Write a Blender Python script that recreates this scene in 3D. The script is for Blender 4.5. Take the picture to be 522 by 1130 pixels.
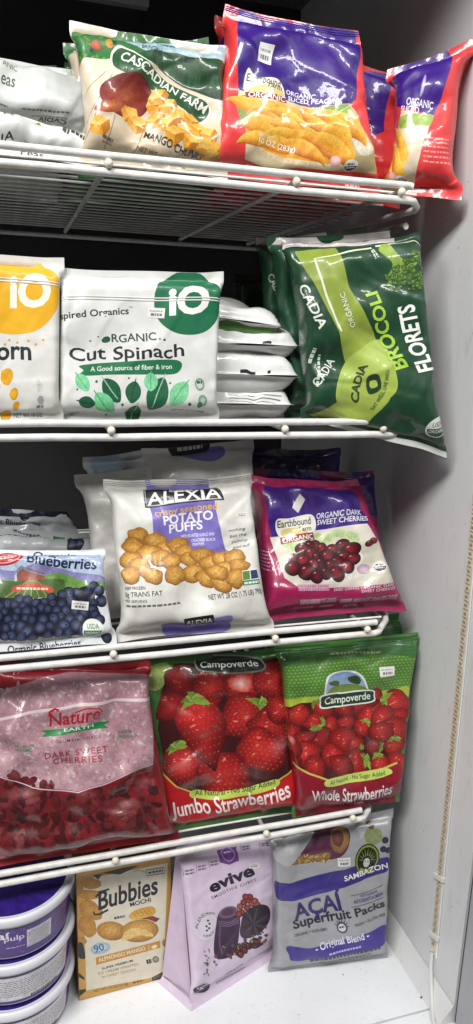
import bpy, bmesh, math, random
import numpy as np
from mathutils import Matrix, Vector, geometry
for _o in list(bpy.data.objects): bpy.data.objects.remove(_o)
SC = bpy.context.scene
COL = SC.collection

# ------------------------------------------------------------------ camera
F, CX, CY = 809.0, 261.0, 565.0            # focal length and principal point, in pixels of the photograph (522 x 1130)
def _n(v): return v/np.linalg.norm(v)
_d = _n(np.array([5-CX, 360-CY, F])); _l = _n(np.array([2907-CX, 452-CY, F])); _l = _n(_l-_d*(_l@_d))
_u = np.cross(_l, _d)
RW = np.array([_l, _d, _u])                # world = RW @ camera (x right, y down, z forward)
EYE = np.array([0.0, -0.90, 1.01])
cam = bpy.data.cameras.new('camera'); camo = bpy.data.objects.new('camera', cam); COL.objects.link(camo)
cam.sensor_fit = 'VERTICAL'; cam.sensor_height = 36; cam.lens = F/1130*36; cam.clip_start = .02; cam.clip_end = 50
M = Matrix.Identity(4)
for i in range(3):
    M[i][0] = RW[i, 0]; M[i][1] = -RW[i, 1]; M[i][2] = -RW[i, 2]; M[i][3] = EYE[i]
camo.matrix_world = M
SC.camera = camo
SC.render.resolution_x, SC.render.resolution_y = 473, 1024

# ------------------------------------------------------------------ light
SC.view_settings.view_transform = 'Standard'; SC.view_settings.look = 'None'
SC.view_settings.exposure = 0.04; SC.view_settings.gamma = 1.0
W_ = bpy.data.worlds.new('World'); SC.world = W_; W_.use_nodes = True
W_.node_tree.nodes['Background'].inputs[0].default_value = (1, 1, 1, 1)
W_.node_tree.nodes['Background'].inputs[1].default_value = .085
def area(name, loc, tgt, sx, sy, power, col=(1, .98, .95)):
    L = bpy.data.lights.new(name, 'AREA'); L.shape = 'RECTANGLE'; L.size = sx; L.size_y = sy; L.energy = power; L.color = col
    o = bpy.data.objects.new(name, L); COL.objects.link(o); o.location = loc
    o.rotation_euler = (Vector(tgt)-Vector(loc)).to_track_quat('-Z', 'Y').to_euler(); return o
# the bright shop in front of the open cabinet: a wide ceiling panel to the left, a smaller one to the right
area('shop_ceiling_light', (-1.15, -1.50, 3.0), (.35, .1, .6), 1.3, .7, 106)
area('shop_ceiling_light', (0.80, -1.75, 3.0), (.3, .1, .6), 1.3, .28, 36)

# ------------------------------------------------------------------ helpers
def ray(px, py): return RW@np.array([px-CX, py-CY, F])
def at_y(p, Y): r = ray(*p); return EYE+r*(Y-EYE[1])/r[1]
def at_z(p, Z): r = ray(*p); return EYE+r*(Z-EYE[2])/r[2]
def proj(P):
    c = (np.asarray(P)-EYE)@RW
    return np.stack([CX+F*c[..., 0]/c[..., 2], CY+F*c[..., 1]/c[..., 2]], -1)
def base_x(px, Y, Z):                       # X of the point on the line (Y, Z) that stands at column px
    a = RW.T@(np.array([0, Y, Z])-EYE); b = RW[0]; k = (px-CX)/F
    return (k*a[2]-a[0])/(b[0]-k*b[2])
def lin(h):
    if not isinstance(h, str): return tuple(h)
    h = h.lstrip('#'); h = ''.join(x*2 for x in h) if len(h) == 3 else h; c = [int(h[i:i+2], 16)/255 for i in (0, 2, 4)]
    return tuple(x/12.92 if x <= .04045 else ((x+.055)/1.055)**2.4 for x in c)
def mix(a, b, t): a, b = lin(a), lin(b); return tuple(x*(1-t)+y*t for x, y in zip(a, b))

def tag(o, label, cat, group=None):
    o['label'] = label; o['category'] = cat
    if group: o['group'] = group
    return o
def empty(name, loc, label, cat, group=None):
    o = bpy.data.objects.new(name, None); COL.objects.link(o); o.location = loc; o.empty_display_size = .03
    return tag(o, label, cat, group)
def mesh_obj(name, V, Fc, mat, parent=None, colors=None, smooth=True, kind=None, origin=None):
    me = bpy.data.meshes.new(name)
    V = np.asarray(V, dtype=np.float64)
    if origin is not None: V = V-np.asarray(origin)
    me.from_pydata(V.tolist(), [], Fc.tolist() if hasattr(Fc, 'tolist') else Fc); me.validate()
    if colors is not None:
        a = me.color_attributes.new('col', 'FLOAT_COLOR', 'POINT')
        c = np.ones((len(V), 4)); c[:, :3] = colors; a.data.foreach_set('color', c.ravel().astype(np.float32))
    if smooth: me.polygons.foreach_set('use_smooth', [True]*len(me.polygons))
    me.materials.append(mat)
    o = bpy.data.objects.new(name, me); COL.objects.link(o)
    if parent: o.parent = parent
    if kind: o['kind'] = kind
    return o
def share(o, parent=None, loc=None):
    c = o.copy(); COL.objects.link(c); c.parent = parent or o.parent
    if loc is not None: c.location = loc
    return c

# ------------------------------------------------------------------ materials
def new_mat(name):
    m = bpy.data.materials.new(name); m.use_nodes = True; nt = m.node_tree
    return m, nt, nt.nodes['Principled BSDF']
def add(nt, t, **kw):
    n = nt.nodes.new(t)
    for k, v in kw.items():
        if k in n.inputs: n.inputs[k].default_value = v
        else: setattr(n, k, v)
    return n
def film(name, rough, bump=.25, coat=0.0, scale=38, metallic=0.0, photo=False):
    m, nt, b = new_mat(name); L = nt.links.new
    at = add(nt, 'ShaderNodeAttribute', attribute_name='col')
    tc = add(nt, 'ShaderNodeTexCoord')
    hs = add(nt, 'ShaderNodeMix', data_type='RGBA', blend_type='MULTIPLY')
    nz = add(nt, 'ShaderNodeTexNoise', Scale=60.0, Detail=3.0); L(tc.outputs['Object'], nz.inputs['Vector'])
    cr = add(nt, 'ShaderNodeMapRange'); cr.inputs['From Min'].default_value = .3; cr.inputs['From Max'].default_value = .7
    cr.inputs['To Min'].default_value = .88; cr.inputs['To Max'].default_value = 1.0
    L(nz.outputs['Fac'], cr.inputs['Value']); hs.inputs[0].default_value = 1
    L(at.outputs['Color'], hs.inputs[6]); L(cr.outputs[0], hs.inputs[7]); L(hs.outputs[2], b.inputs['Base Color'])
    if photo:                                # a printed photograph: grain and mottling of the pictured food
        g1 = add(nt, 'ShaderNodeTexNoise', Scale=170.0, Detail=4.0, Roughness=.7); g2 = add(nt, 'ShaderNodeTexNoise', Scale=420.0, Detail=2.0)
        L(tc.outputs['Object'], g1.inputs['Vector']); L(tc.outputs['Object'], g2.inputs['Vector'])
        ga = add(nt, 'ShaderNodeMath', operation='MULTIPLY_ADD'); ga.inputs[1].default_value = .6; L(g2.outputs['Fac'], ga.inputs[0]); L(g1.outputs['Fac'], ga.inputs[2])
        gr = add(nt, 'ShaderNodeMapRange'); gr.inputs[1].default_value = .5; gr.inputs[2].default_value = 1.1; gr.inputs[3].default_value = .66; gr.inputs[4].default_value = 1.24; L(ga.outputs[0], gr.inputs[0])
        gm = add(nt, 'ShaderNodeMix', data_type='RGBA', blend_type='MULTIPLY'); gm.inputs[0].default_value = 1; L(hs.outputs[2], gm.inputs[6]); L(gr.outputs[0], gm.inputs[7]); L(gm.outputs[2], b.inputs['Base Color'])
    b.inputs['Roughness'].default_value = rough; b.inputs['Metallic'].default_value = metallic
    b.inputs['Coat Weight'].default_value = coat; b.inputs['Coat Roughness'].default_value = .07
    # crinkles of the film: ridged, stretched noise
    mp = add(nt, 'ShaderNodeMapping'); mp.inputs['Scale'].default_value = (1.25, 1, .75); mp.inputs['Rotation'].default_value = (0, .5, 0)
    L(tc.outputs['Object'], mp.inputs['Vector'])
    n0 = add(nt, 'ShaderNodeTexNoise', Scale=float(scale*.8), Detail=2.0); L(mp.outputs[0], n0.inputs['Vector'])
    wv = add(nt, 'ShaderNodeVectorMath', operation='MULTIPLY_ADD'); wv.inputs[1].default_value = (.035,)*3
    L(n0.outputs['Color'], wv.inputs[0]); L(mp.outputs[0], wv.inputs[2])
    v1 = add(nt, 'ShaderNodeTexVoronoi', Scale=float(scale*1.5)); v2 = add(nt, 'ShaderNodeTexVoronoi', Scale=float(scale*.62))
    n2 = add(nt, 'ShaderNodeTexNoise', Scale=float(scale*4.2), Detail=2.0, Distortion=.5)
    L(wv.outputs[0], v1.inputs['Vector']); L(wv.outputs[0], v2.inputs['Vector']); L(mp.outputs[0], n2.inputs['Vector'])
    a1 = add(nt, 'ShaderNodeMath', operation='MULTIPLY_ADD'); a1.inputs[1].default_value = .45; L(v1.outputs['Distance'], a1.inputs[0]); L(v2.outputs['Distance'], a1.inputs[2])
    ad = add(nt, 'ShaderNodeMath', operation='MULTIPLY_ADD'); ad.inputs[1].default_value = .16
    L(n2.outputs['Fac'], ad.inputs[0]); L(a1.outputs[0], ad.inputs[2])
    bp = add(nt, 'ShaderNodeBump', Strength=bump, Distance=.004); L(ad.outputs[0], bp.inputs['Height'])
    L(bp.outputs[0], b.inputs['Normal']); L(bp.outputs[0], b.inputs['Coat Normal'])
    return m
GLOSS = film('glossy_printed_film', .42, .5, .55, 26)
SATIN = film('satin_printed_film', .45, .3, .2, 26)
MATTE = film('matte_printed_pouch', .46, .18, .2, 20)
FOILM = film('silver_pouch_film', .4, .22, .15, 22, .3)
PHOTO = {}
def photo_of(m): return PHOTO.get(m.name, m)
CARD = film('printed_card', .5, .02, 0.1, 60)
for _m, _a in ((GLOSS, (.42, .35, .55, 26)), (SATIN, (.45, .3, .2, 26)), (MATTE, (.48, .14, .06, 20)), (FOILM, (.4, .22, .15, 22, .1)), (CARD, (.5, .02, .1, 60))):
    PHOTO[_m.name] = film(_m.name+'_picture', *_a, photo=True)
def plain(name, col, rough=.5, var=.1, scale=12, bump=.0, metallic=0, coat=0, bscale=200):
    m, nt, b = new_mat(name); L = nt.links.new; c = lin(col)
    tc = add(nt, 'ShaderNodeTexCoord'); nz = add(nt, 'ShaderNodeTexNoise', Scale=float(scale), Detail=5.0, Roughness=.6)
    L(tc.outputs['Object'], nz.inputs['Vector'])
    rp = add(nt, 'ShaderNodeValToRGB'); rp.color_ramp.elements[0].position = .3; rp.color_ramp.elements[1].position = .68
    rp.color_ramp.elements[0].color = (*[x*(1-var) for x in c], 1); rp.color_ramp.elements[1].color = (*c, 1)
    L(nz.outputs['Fac'], rp.inputs[0]); L(rp.outputs[0], b.inputs['Base Color'])
    b.inputs['Roughness'].default_value = rough; b.inputs['Metallic'].default_value = metallic; b.inputs['Coat Weight'].default_value = coat
    if bump:
        n2 = add(nt, 'ShaderNodeTexNoise', Scale=float(bscale), Detail=3.0); L(tc.outputs['Object'], n2.inputs['Vector'])
        bp = add(nt, 'ShaderNodeBump', Strength=bump, Distance=.001); L(n2.outputs['Fac'], bp.inputs['Height']); L(bp.outputs[0], b.inputs['Normal'])
    return m
def liner(name, col, dirt, rough=.42):
    # painted cabinet liner with scuffs and faint smears
    m, nt, b = new_mat(name); L = nt.links.new; c = lin(col)
    tc = add(nt, 'ShaderNodeTexCoord')
    n1 = add(nt, 'ShaderNodeTexNoise', Scale=3.5, Detail=6.0, Roughness=.65); L(tc.outputs['Object'], n1.inputs['Vector'])
    mp = add(nt, 'ShaderNodeMapping'); mp.inputs['Scale'].default_value = (30, 30, 6); L(tc.outputs['Object'], mp.inputs['Vector'])
    n2 = add(nt, 'ShaderNodeTexNoise', Scale=3.0, Detail=4.0, Distortion=1.2); L(mp.outputs[0], n2.inputs['Vector'])
    n3 = add(nt, 'ShaderNodeTexNoise', Scale=130.0, Detail=2.0); L(tc.outputs['Object'], n3.inputs['Vector'])
    r1 = add(nt, 'ShaderNodeMapRange'); r1.inputs[1].default_value = .35; r1.inputs[2].default_value = .75; r1.inputs[3].default_value = 0; r1.inputs[4].default_value = .5*dirt
    r2 = add(nt, 'ShaderNodeMapRange'); r2.inputs[1].default_value = .58; r2.inputs[2].default_value = .8; r2.inputs[3].default_value = 0; r2.inputs[4].default_value = .6*dirt
    r3 = add(nt, 'ShaderNodeMapRange'); r3.inputs[1].default_value = .72; r3.inputs[2].default_value = .76; r3.inputs[3].default_value = 0; r3.inputs[4].default_value = 1.6*dirt
    for a, r in ((n1, r1), (n2, r2), (n3, r3)): L(a.outputs['Fac'], r.inputs[0])
    s1 = add(nt, 'ShaderNodeMath', operation='ADD'); s2 = add(nt, 'ShaderNodeMath', operation='ADD')
    L(r1.outputs[0], s1.inputs[0]); L(r2.outputs[0], s1.inputs[1]); L(s1.outputs[0], s2.inputs[0]); L(r3.outputs[0], s2.inputs[1])
    mx = add(nt, 'ShaderNodeMix', data_type='RGBA'); mx.inputs[6].default_value = (*c, 1); mx.inputs[7].default_value = (*[x*.45 for x in c], 1)
    L(s2.outputs[0], mx.inputs[0]); L(mx.outputs[2], b.inputs['Base Color'])
    b.inputs['Roughness'].default_value = rough
    bp = add(nt, 'ShaderNodeBump', Strength=.12, Distance=.0012); L(n2.outputs['Fac'], bp.inputs['Height']); L(bp.outputs[0], b.inputs['Normal'])
    return m
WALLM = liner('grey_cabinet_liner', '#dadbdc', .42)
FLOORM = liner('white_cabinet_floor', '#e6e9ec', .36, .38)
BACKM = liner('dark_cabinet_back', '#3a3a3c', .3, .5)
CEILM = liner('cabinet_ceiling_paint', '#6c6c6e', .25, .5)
DARKM = plain('black_rubber_gasket', '#1c1c1e', .6)
FRAMEM = liner('grey_door_frame_paint', '#a9abb0', .25)
WIREM = plain('white_vinyl_wire', '#e9e8e4', .34, .26, 55, .25, bscale=260)
KNOBM = plain('cream_vinyl_cap', '#e6e0cf', .4, .15, 60)

# ------------------------------------------------------------------ numeric helpers
def _cr(t):
    t2, t3 = t*t, t*t*t
    return np.stack([-.5*t+t2-.5*t3, 1-2.5*t2+1.5*t3, .5*t+2*t2-1.5*t3, -.5*t2+.5*t3], -1)
def _res1(a, n):                            # Catmull-Rom resample along axis 0 to n samples
    m = a.shape[0]; x = np.linspace(0, m-1, n); i = np.minimum(x.astype(int), m-2); w = _cr(x-i)
    ap = np.concatenate([2*a[:1]-a[1:2], a, 2*a[-1:]-a[-2:-1]]); sh = (n,)+(1,)*(a.ndim-1)
    return sum(w[:, k].reshape(sh)*ap[i+k] for k in range(4))
def resize(a, ny, nx): return np.swapaxes(_res1(np.swapaxes(_res1(a, ny), 0, 1), nx), 0, 1)
def noise2(ny, nx, cy, cx, rs): return resize(rs.rand(max(cy, 2)+1, max(cx, 2)+1)*2-1, ny, nx)

def inflate(W, H, T, seed, top=.012, bot=.009, cell=.0055, lump=.25, low=.3, iters=230, lcell=.03):
    """A flat film pouch, sealed all round, blown up against a cap of thickness T: position-based cloth, front half only."""
    rs = np.random.RandomState(seed)
    nx = max(8, int(round(W/cell))); ny = max(8, int(round(H/cell)))
    hx, hz = W/nx, H/ny
    X, Z = np.meshgrid(np.linspace(0, W, nx+1), np.linspace(0, H, ny+1))
    v = Z/H
    P = np.stack([X, Z, np.zeros_like(X)], -1)
    P[..., 2] = .004*np.abs(noise2(ny+1, nx+1, int(H/.02), int(W/.02), rs))
    cap = T*(1-low*.5+low*(1-v)*.9)*(1+lump*noise2(ny+1, nx+1, int(H/lcell), int(W/lcell), rs)+.18*noise2(ny+1, nx+1, 3, 3, rs))
    cap = np.clip(cap*np.minimum(1, .10+v/.20)*np.minimum(1, .12+(1-v)/.17), .0015, None)
    nt = max(1, int(round(top/hz))); nb = max(1, int(round(bot/hz)))
    flat = np.zeros((ny+1, nx+1), bool); flat[:, 0] = flat[:, -1] = True; flat[:nb+1] = True; flat[ny-nt:] = True
    pairs = []
    def pr(a, b, r): pairs.append((a, b, r))
    S = slice
    for k in (0, 1):
        pr((S(None), S(k, nx, 2)), (S(None), S(k+1, nx+1, 2)), hx)
        pr((S(k, ny, 2), S(None)), (S(k+1, ny+1, 2), S(None)), hz)
    dg = math.hypot(hx, hz)
    for k in (0, 1):
        pr((S(k, ny, 2), S(0, nx)), (S(k+1, ny+1, 2), S(1, nx+1)), dg)
        pr((S(k, ny, 2), S(1, nx+1)), (S(k+1, ny+1, 2), S(0, nx)), dg)
    push = T/90
    for it in range(iters):
        P[..., 2] += push*(1.0 if it < iters*.75 else .3)
        P[flat, 2] = 0
        P[..., 2] = np.clip(P[..., 2], 0, cap)
        for a, b, r in pairs:
            A = P[a]; B = P[b]
            if A.shape != B.shape:
                q = tuple(min(x, y) for x, y in zip(A.shape, B.shape)); A = A[:q[0], :q[1]]; B = B[:q[0], :q[1]]
            D = B-A; ln = np.sqrt((D*D).sum(-1, keepdims=True))+1e-9
            C = (ln-r)/ln*D; C *= np.where(ln > r, .5, .22)
            if r == dg: C *= .5
            A += C; B -= C
        P[flat, 2] = 0
    # light smoothing, flat seals with a faint wave
    Q = P.copy(); Q[1:-1, 1:-1] = .6*P[1:-1, 1:-1]+.1*(P[:-2, 1:-1]+P[2:, 1:-1]+P[1:-1, :-2]+P[1:-1, 2:])
    wave = .0028*noise2(ny+1, nx+1, 3, max(3, int(W/.035)), rs)
    Q[..., 2] += wave*np.clip((v-.8)*5, 0, 1)+.5*wave*np.clip((.1-v)*10, 0, 1)
    def norm(c, l, r, m):                    # seams run near the drawn outline; the ears at the corners stay a little proud
        g = (c-l.mean())/(r.mean()-l.mean()); w = (c-l)/(r-l); return m*g+(1-m)*w
    Q[..., 0], Q[..., 1] = norm(Q[..., 0], Q[:, :1, 0], Q[:, -1:, 0], .5), norm(Q[..., 1], Q[:1, :, 1], Q[-1:, :, 1], .5)
    return Q

def crease(Q, W, H, seed, amt):
    """folds, dents and puckers of handled film, added across the sheet (metres, along the bulge)"""
    rs = np.random.RandomState(seed+500); ny, nx = Q.shape[:2]
    u, v = np.meshgrid(np.linspace(0, 1, nx), np.linspace(0, 1, ny)); x, z = u*W, v*H; D = np.zeros_like(x)
    for _ in range(int(16*amt)+3):           # sharp one-sided folds
        cx, cz, a = rs.rand()*W, rs.rand()*H, rs.rand()*math.pi; ln = rs.uniform(.02, .07); w = rs.uniform(.0035, .007); s_ = rs.choice([-1, 1])*rs.uniform(.0006, .0019)
        bend = rs.uniform(-6, 6); t = (x-cx)*math.cos(a)+(z-cz)*math.sin(a); d = -(x-cx)*math.sin(a)+(z-cz)*math.cos(a)+bend*t*t
        D += s_*np.exp(-(t/ln)**2)*np.where(d > 0, np.exp(-(d/(w*2.4))**2), np.exp(-(d/(w*.55))**2))
    for _ in range(int(30*amt)):             # crumpled facets: kinks where the film has been folded sharply
        cx, cz, a = rs.rand()*W, rs.rand()*H, rs.rand()*math.pi; R = rs.uniform(.012, .034); d = -(x-cx)*math.sin(a)+(z-cz)*math.cos(a); r2 = (x-cx)**2+(z-cz)**2
        D += rs.choice([-1, 1])*rs.uniform(.05, .13)*(R*.55-np.abs(d))*np.exp(-r2/R**2)
    for e, sg in ((v*H, 1), ((1-v)*H, 1), (u*W, .7), ((1-u)*W, .7)):      # puckers running in from the seams
        al = u*W if sg == 1 else v*H; ph = 0
        for _ in range(9): c = rs.rand()*(W if sg == 1 else H); w = rs.uniform(.004, .009); sk = rs.uniform(-.5, .5); D += sg*rs.choice([-1, 1])*rs.uniform(.0008, .0024)*np.exp(-((al-c-sk*e)/w)**2)*np.exp(-e/rs.uniform(.018, .05))*np.clip(e/.012, 0, 1)
    D *= amt*np.clip(np.minimum(np.minimum(u, 1-u)*W, np.minimum(v, 1-v)*H)/.008, 0, 1)
    Q = Q.copy(); Q[..., 2] = np.maximum(Q[..., 2]+D, 0); return Q

def refine(V, T, A, L):
    for _ in range(9):
        E = np.sort(T[:, [[0, 1], [1, 2], [2, 0]]], 2)
        ln = np.linalg.norm(V[E[..., 0]]-V[E[..., 1]], axis=-1); lg = ln > L
        if not lg.any(): break
        key = E[..., 0].astype(np.int64)*len(V)+E[..., 1]
        uk, inv = np.unique(key[lg], return_inverse=True)
        a, b = uk//len(V), uk % len(V); n0 = len(V)
        V = np.concatenate([V, (V[a]+V[b])/2]); A = np.concatenate([A, (A[a]+A[b])/2])
        Mi = np.full(T.shape, -1, np.int64); Mi[lg] = n0+inv
        cnt = lg.sum(1); out = [T[cnt == 0]]
        s = cnt == 3
        if s.any():
            t, m = T[s], Mi[s]
            out += [np.stack([t[:, 0], m[:, 0], m[:, 2]], 1), np.stack([m[:, 0], t[:, 1], m[:, 1]], 1), np.stack([m[:, 2], m[:, 1], t[:, 2]], 1), m]
        for k in range(3):
            r = [k, (k+1) % 3, (k+2) % 3]
            s = (cnt == 1) & lg[:, k]
            if s.any():
                t, m = T[s][:, r], Mi[s][:, k]
                out += [np.stack([t[:, 0], m, t[:, 2]], 1), np.stack([m, t[:, 1], t[:, 2]], 1)]
            s = (cnt == 2) & ~lg[:, k]
            if s.any():
                t, m = T[s][:, r], Mi[s][:, r]
                out += [np.stack([t[:, 0], t[:, 1], m[:, 1]], 1), np.stack([t[:, 0], m[:, 1], m[:, 2]], 1), np.stack([m[:, 2], m[:, 1], t[:, 2]], 1)]
        T = np.concatenate(out)
    return V, T, A

def gridsplit(U, T, A, I):
    """cut triangles along the cell lines and cell diagonals of the sheet, so that prints bend exactly where the sheet bends"""
    e = 1e-4
    for fam in range(3):
        for _ in range(14):
            f = U[:, 0] if fam == 0 else U[:, 1] if fam == 1 else U[:, 0]-U[:, 1]
            ft = f[T]; lo, hi = ft.min(1), ft.max(1); a, b = np.ceil(lo+e), np.floor(hi-e); m = a <= b
            if not m.any(): break
            c = np.clip(np.round((lo+hi)/2), a, b)[m]; t, it = T[m], I[m]; d = f[t]-c[:, None]; d[np.abs(d) < e] = 0; sg = np.sign(d)
            z = (sg == 0).any(1); lone = np.where(z, np.argmax(sg == 0, 1), np.argmax(sg == -np.sign(sg.sum(1))[:, None], 1))
            r = (lone[:, None]+np.arange(3)) % 3; t = np.take_along_axis(t, r, 1); d = np.take_along_axis(d, r, 1)
            outT, outI = [T[~m]], [I[~m]]
            def cut(p, q, dp, dq):
                nonlocal U, A
                w = (dp/(dp-dq))[:, None]; n0 = len(U); U = np.concatenate([U, U[p]*(1-w)+U[q]*w]); A = np.concatenate([A, A[p]*(1-w)+A[q]*w]); return n0+np.arange(len(p))
            if z.any():
                y, dy = t[z], d[z]; p = cut(y[:, 1], y[:, 2], dy[:, 1], dy[:, 2])
                outT += [np.stack([y[:, 0], y[:, 1], p], 1), np.stack([y[:, 0], p, y[:, 2]], 1)]; outI += [it[z]]*2
            z = ~z
            if z.any():
                y, dy = t[z], d[z]; p = cut(y[:, 0], y[:, 1], dy[:, 0], dy[:, 1]); q = cut(y[:, 0], y[:, 2], dy[:, 0], dy[:, 2])
                outT += [np.stack([y[:, 0], p, q], 1), np.stack([p, y[:, 1], y[:, 2]], 1), np.stack([p, y[:, 2], q], 1)]; outI += [it[z]]*3
            T, I = np.concatenate(outT), np.concatenate(outI)
    # half-cells that are wholly covered become one triangle again
    ce = U[T].mean(1); cu, cv = np.floor(ce[:, 0]).astype(np.int64), np.floor(ce[:, 1]).astype(np.int64); hf = (ce[:, 0]-cu < ce[:, 1]-cv).astype(np.int64)
    p, q, r = U[T[:, 0]], U[T[:, 1]], U[T[:, 2]]; ar = np.abs((q[:, 0]-p[:, 0])*(r[:, 1]-p[:, 1])-(q[:, 1]-p[:, 1])*(r[:, 0]-p[:, 0]))/2
    g = ar > 1e-7; T, I, cu, cv, hf, ar = T[g], I[g], cu[g], cv[g], hf[g], ar[g]
    if not len(T): return U, T, A, I
    key = ((I*4096+cv)*4096+cu)*2+hf; uk, gi = np.unique(key, return_inverse=True); tot = np.bincount(gi, ar); n = np.bincount(gi)
    fullg = (np.abs(tot-.5) < 2e-3) & (n > 1)
    fm = fullg[gi]
    if fm.any():
        vi = T[fm].ravel(); vg = np.repeat(gi[fm], 3); ru = np.round(U[vi]); on = np.abs(U[vi]-ru).max(1) < 2e-3; vi, vg, ru = vi[on], vg[on], ru[on].astype(np.int64)
        kk = (vg*4096+ru[:, 1])*4096+ru[:, 0]; ks, first = np.unique(kk, return_index=True); vi = vi[first]
        gs = np.nonzero(fullg)[0]; k0 = uk[gs]; h = k0 % 2; u = (k0//2) % 4096; v = (k0//8192) % 4096; it = k0//2//4096//4096
        cor = [(u, v), (u+1-h, v+h), (u+1, v+1)]; cols = []; ok = np.ones(len(gs), bool)
        for a, b in cor:
            k = (gs*4096+b)*4096+a; j = np.clip(np.searchsorted(ks, k), 0, len(ks)-1); ok &= ks[j] == k; cols.append(vi[j])
        good = np.zeros(len(uk), bool); good[gs[ok]] = True; keep = ~good[gi]
        T = np.concatenate([T[keep], np.stack(cols, 1)[ok]]); I = np.concatenate([I[keep], it[ok]])
    return U, T, A, I

_glyph = {}
def glyphs(s, bold=0.0, space=1.0):
    k = (s, bold, space)
    if k not in _glyph:
        c = bpy.data.curves.new('t', 'FONT'); c.body = s; c.size = 1; c.offset = bold; c.space_character = space; c.resolution_u = 3
        o = bpy.data.objects.new('t', c); COL.objects.link(o)
        dg = bpy.context.evaluated_depsgraph_get(); me = bpy.data.meshes.new_from_object(o.evaluated_get(dg))
        me.calc_loop_triangles()
        V = np.array([v.co[:2] for v in me.vertices]).reshape(-1, 2); T = np.array([t.vertices[:] for t in me.loop_triangles], np.int64).reshape(-1, 3)
        bpy.data.objects.remove(o); bpy.data.curves.remove(c); bpy.data.meshes.remove(me)
        _glyph[k] = (V, T)
    return _glyph[k]

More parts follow.
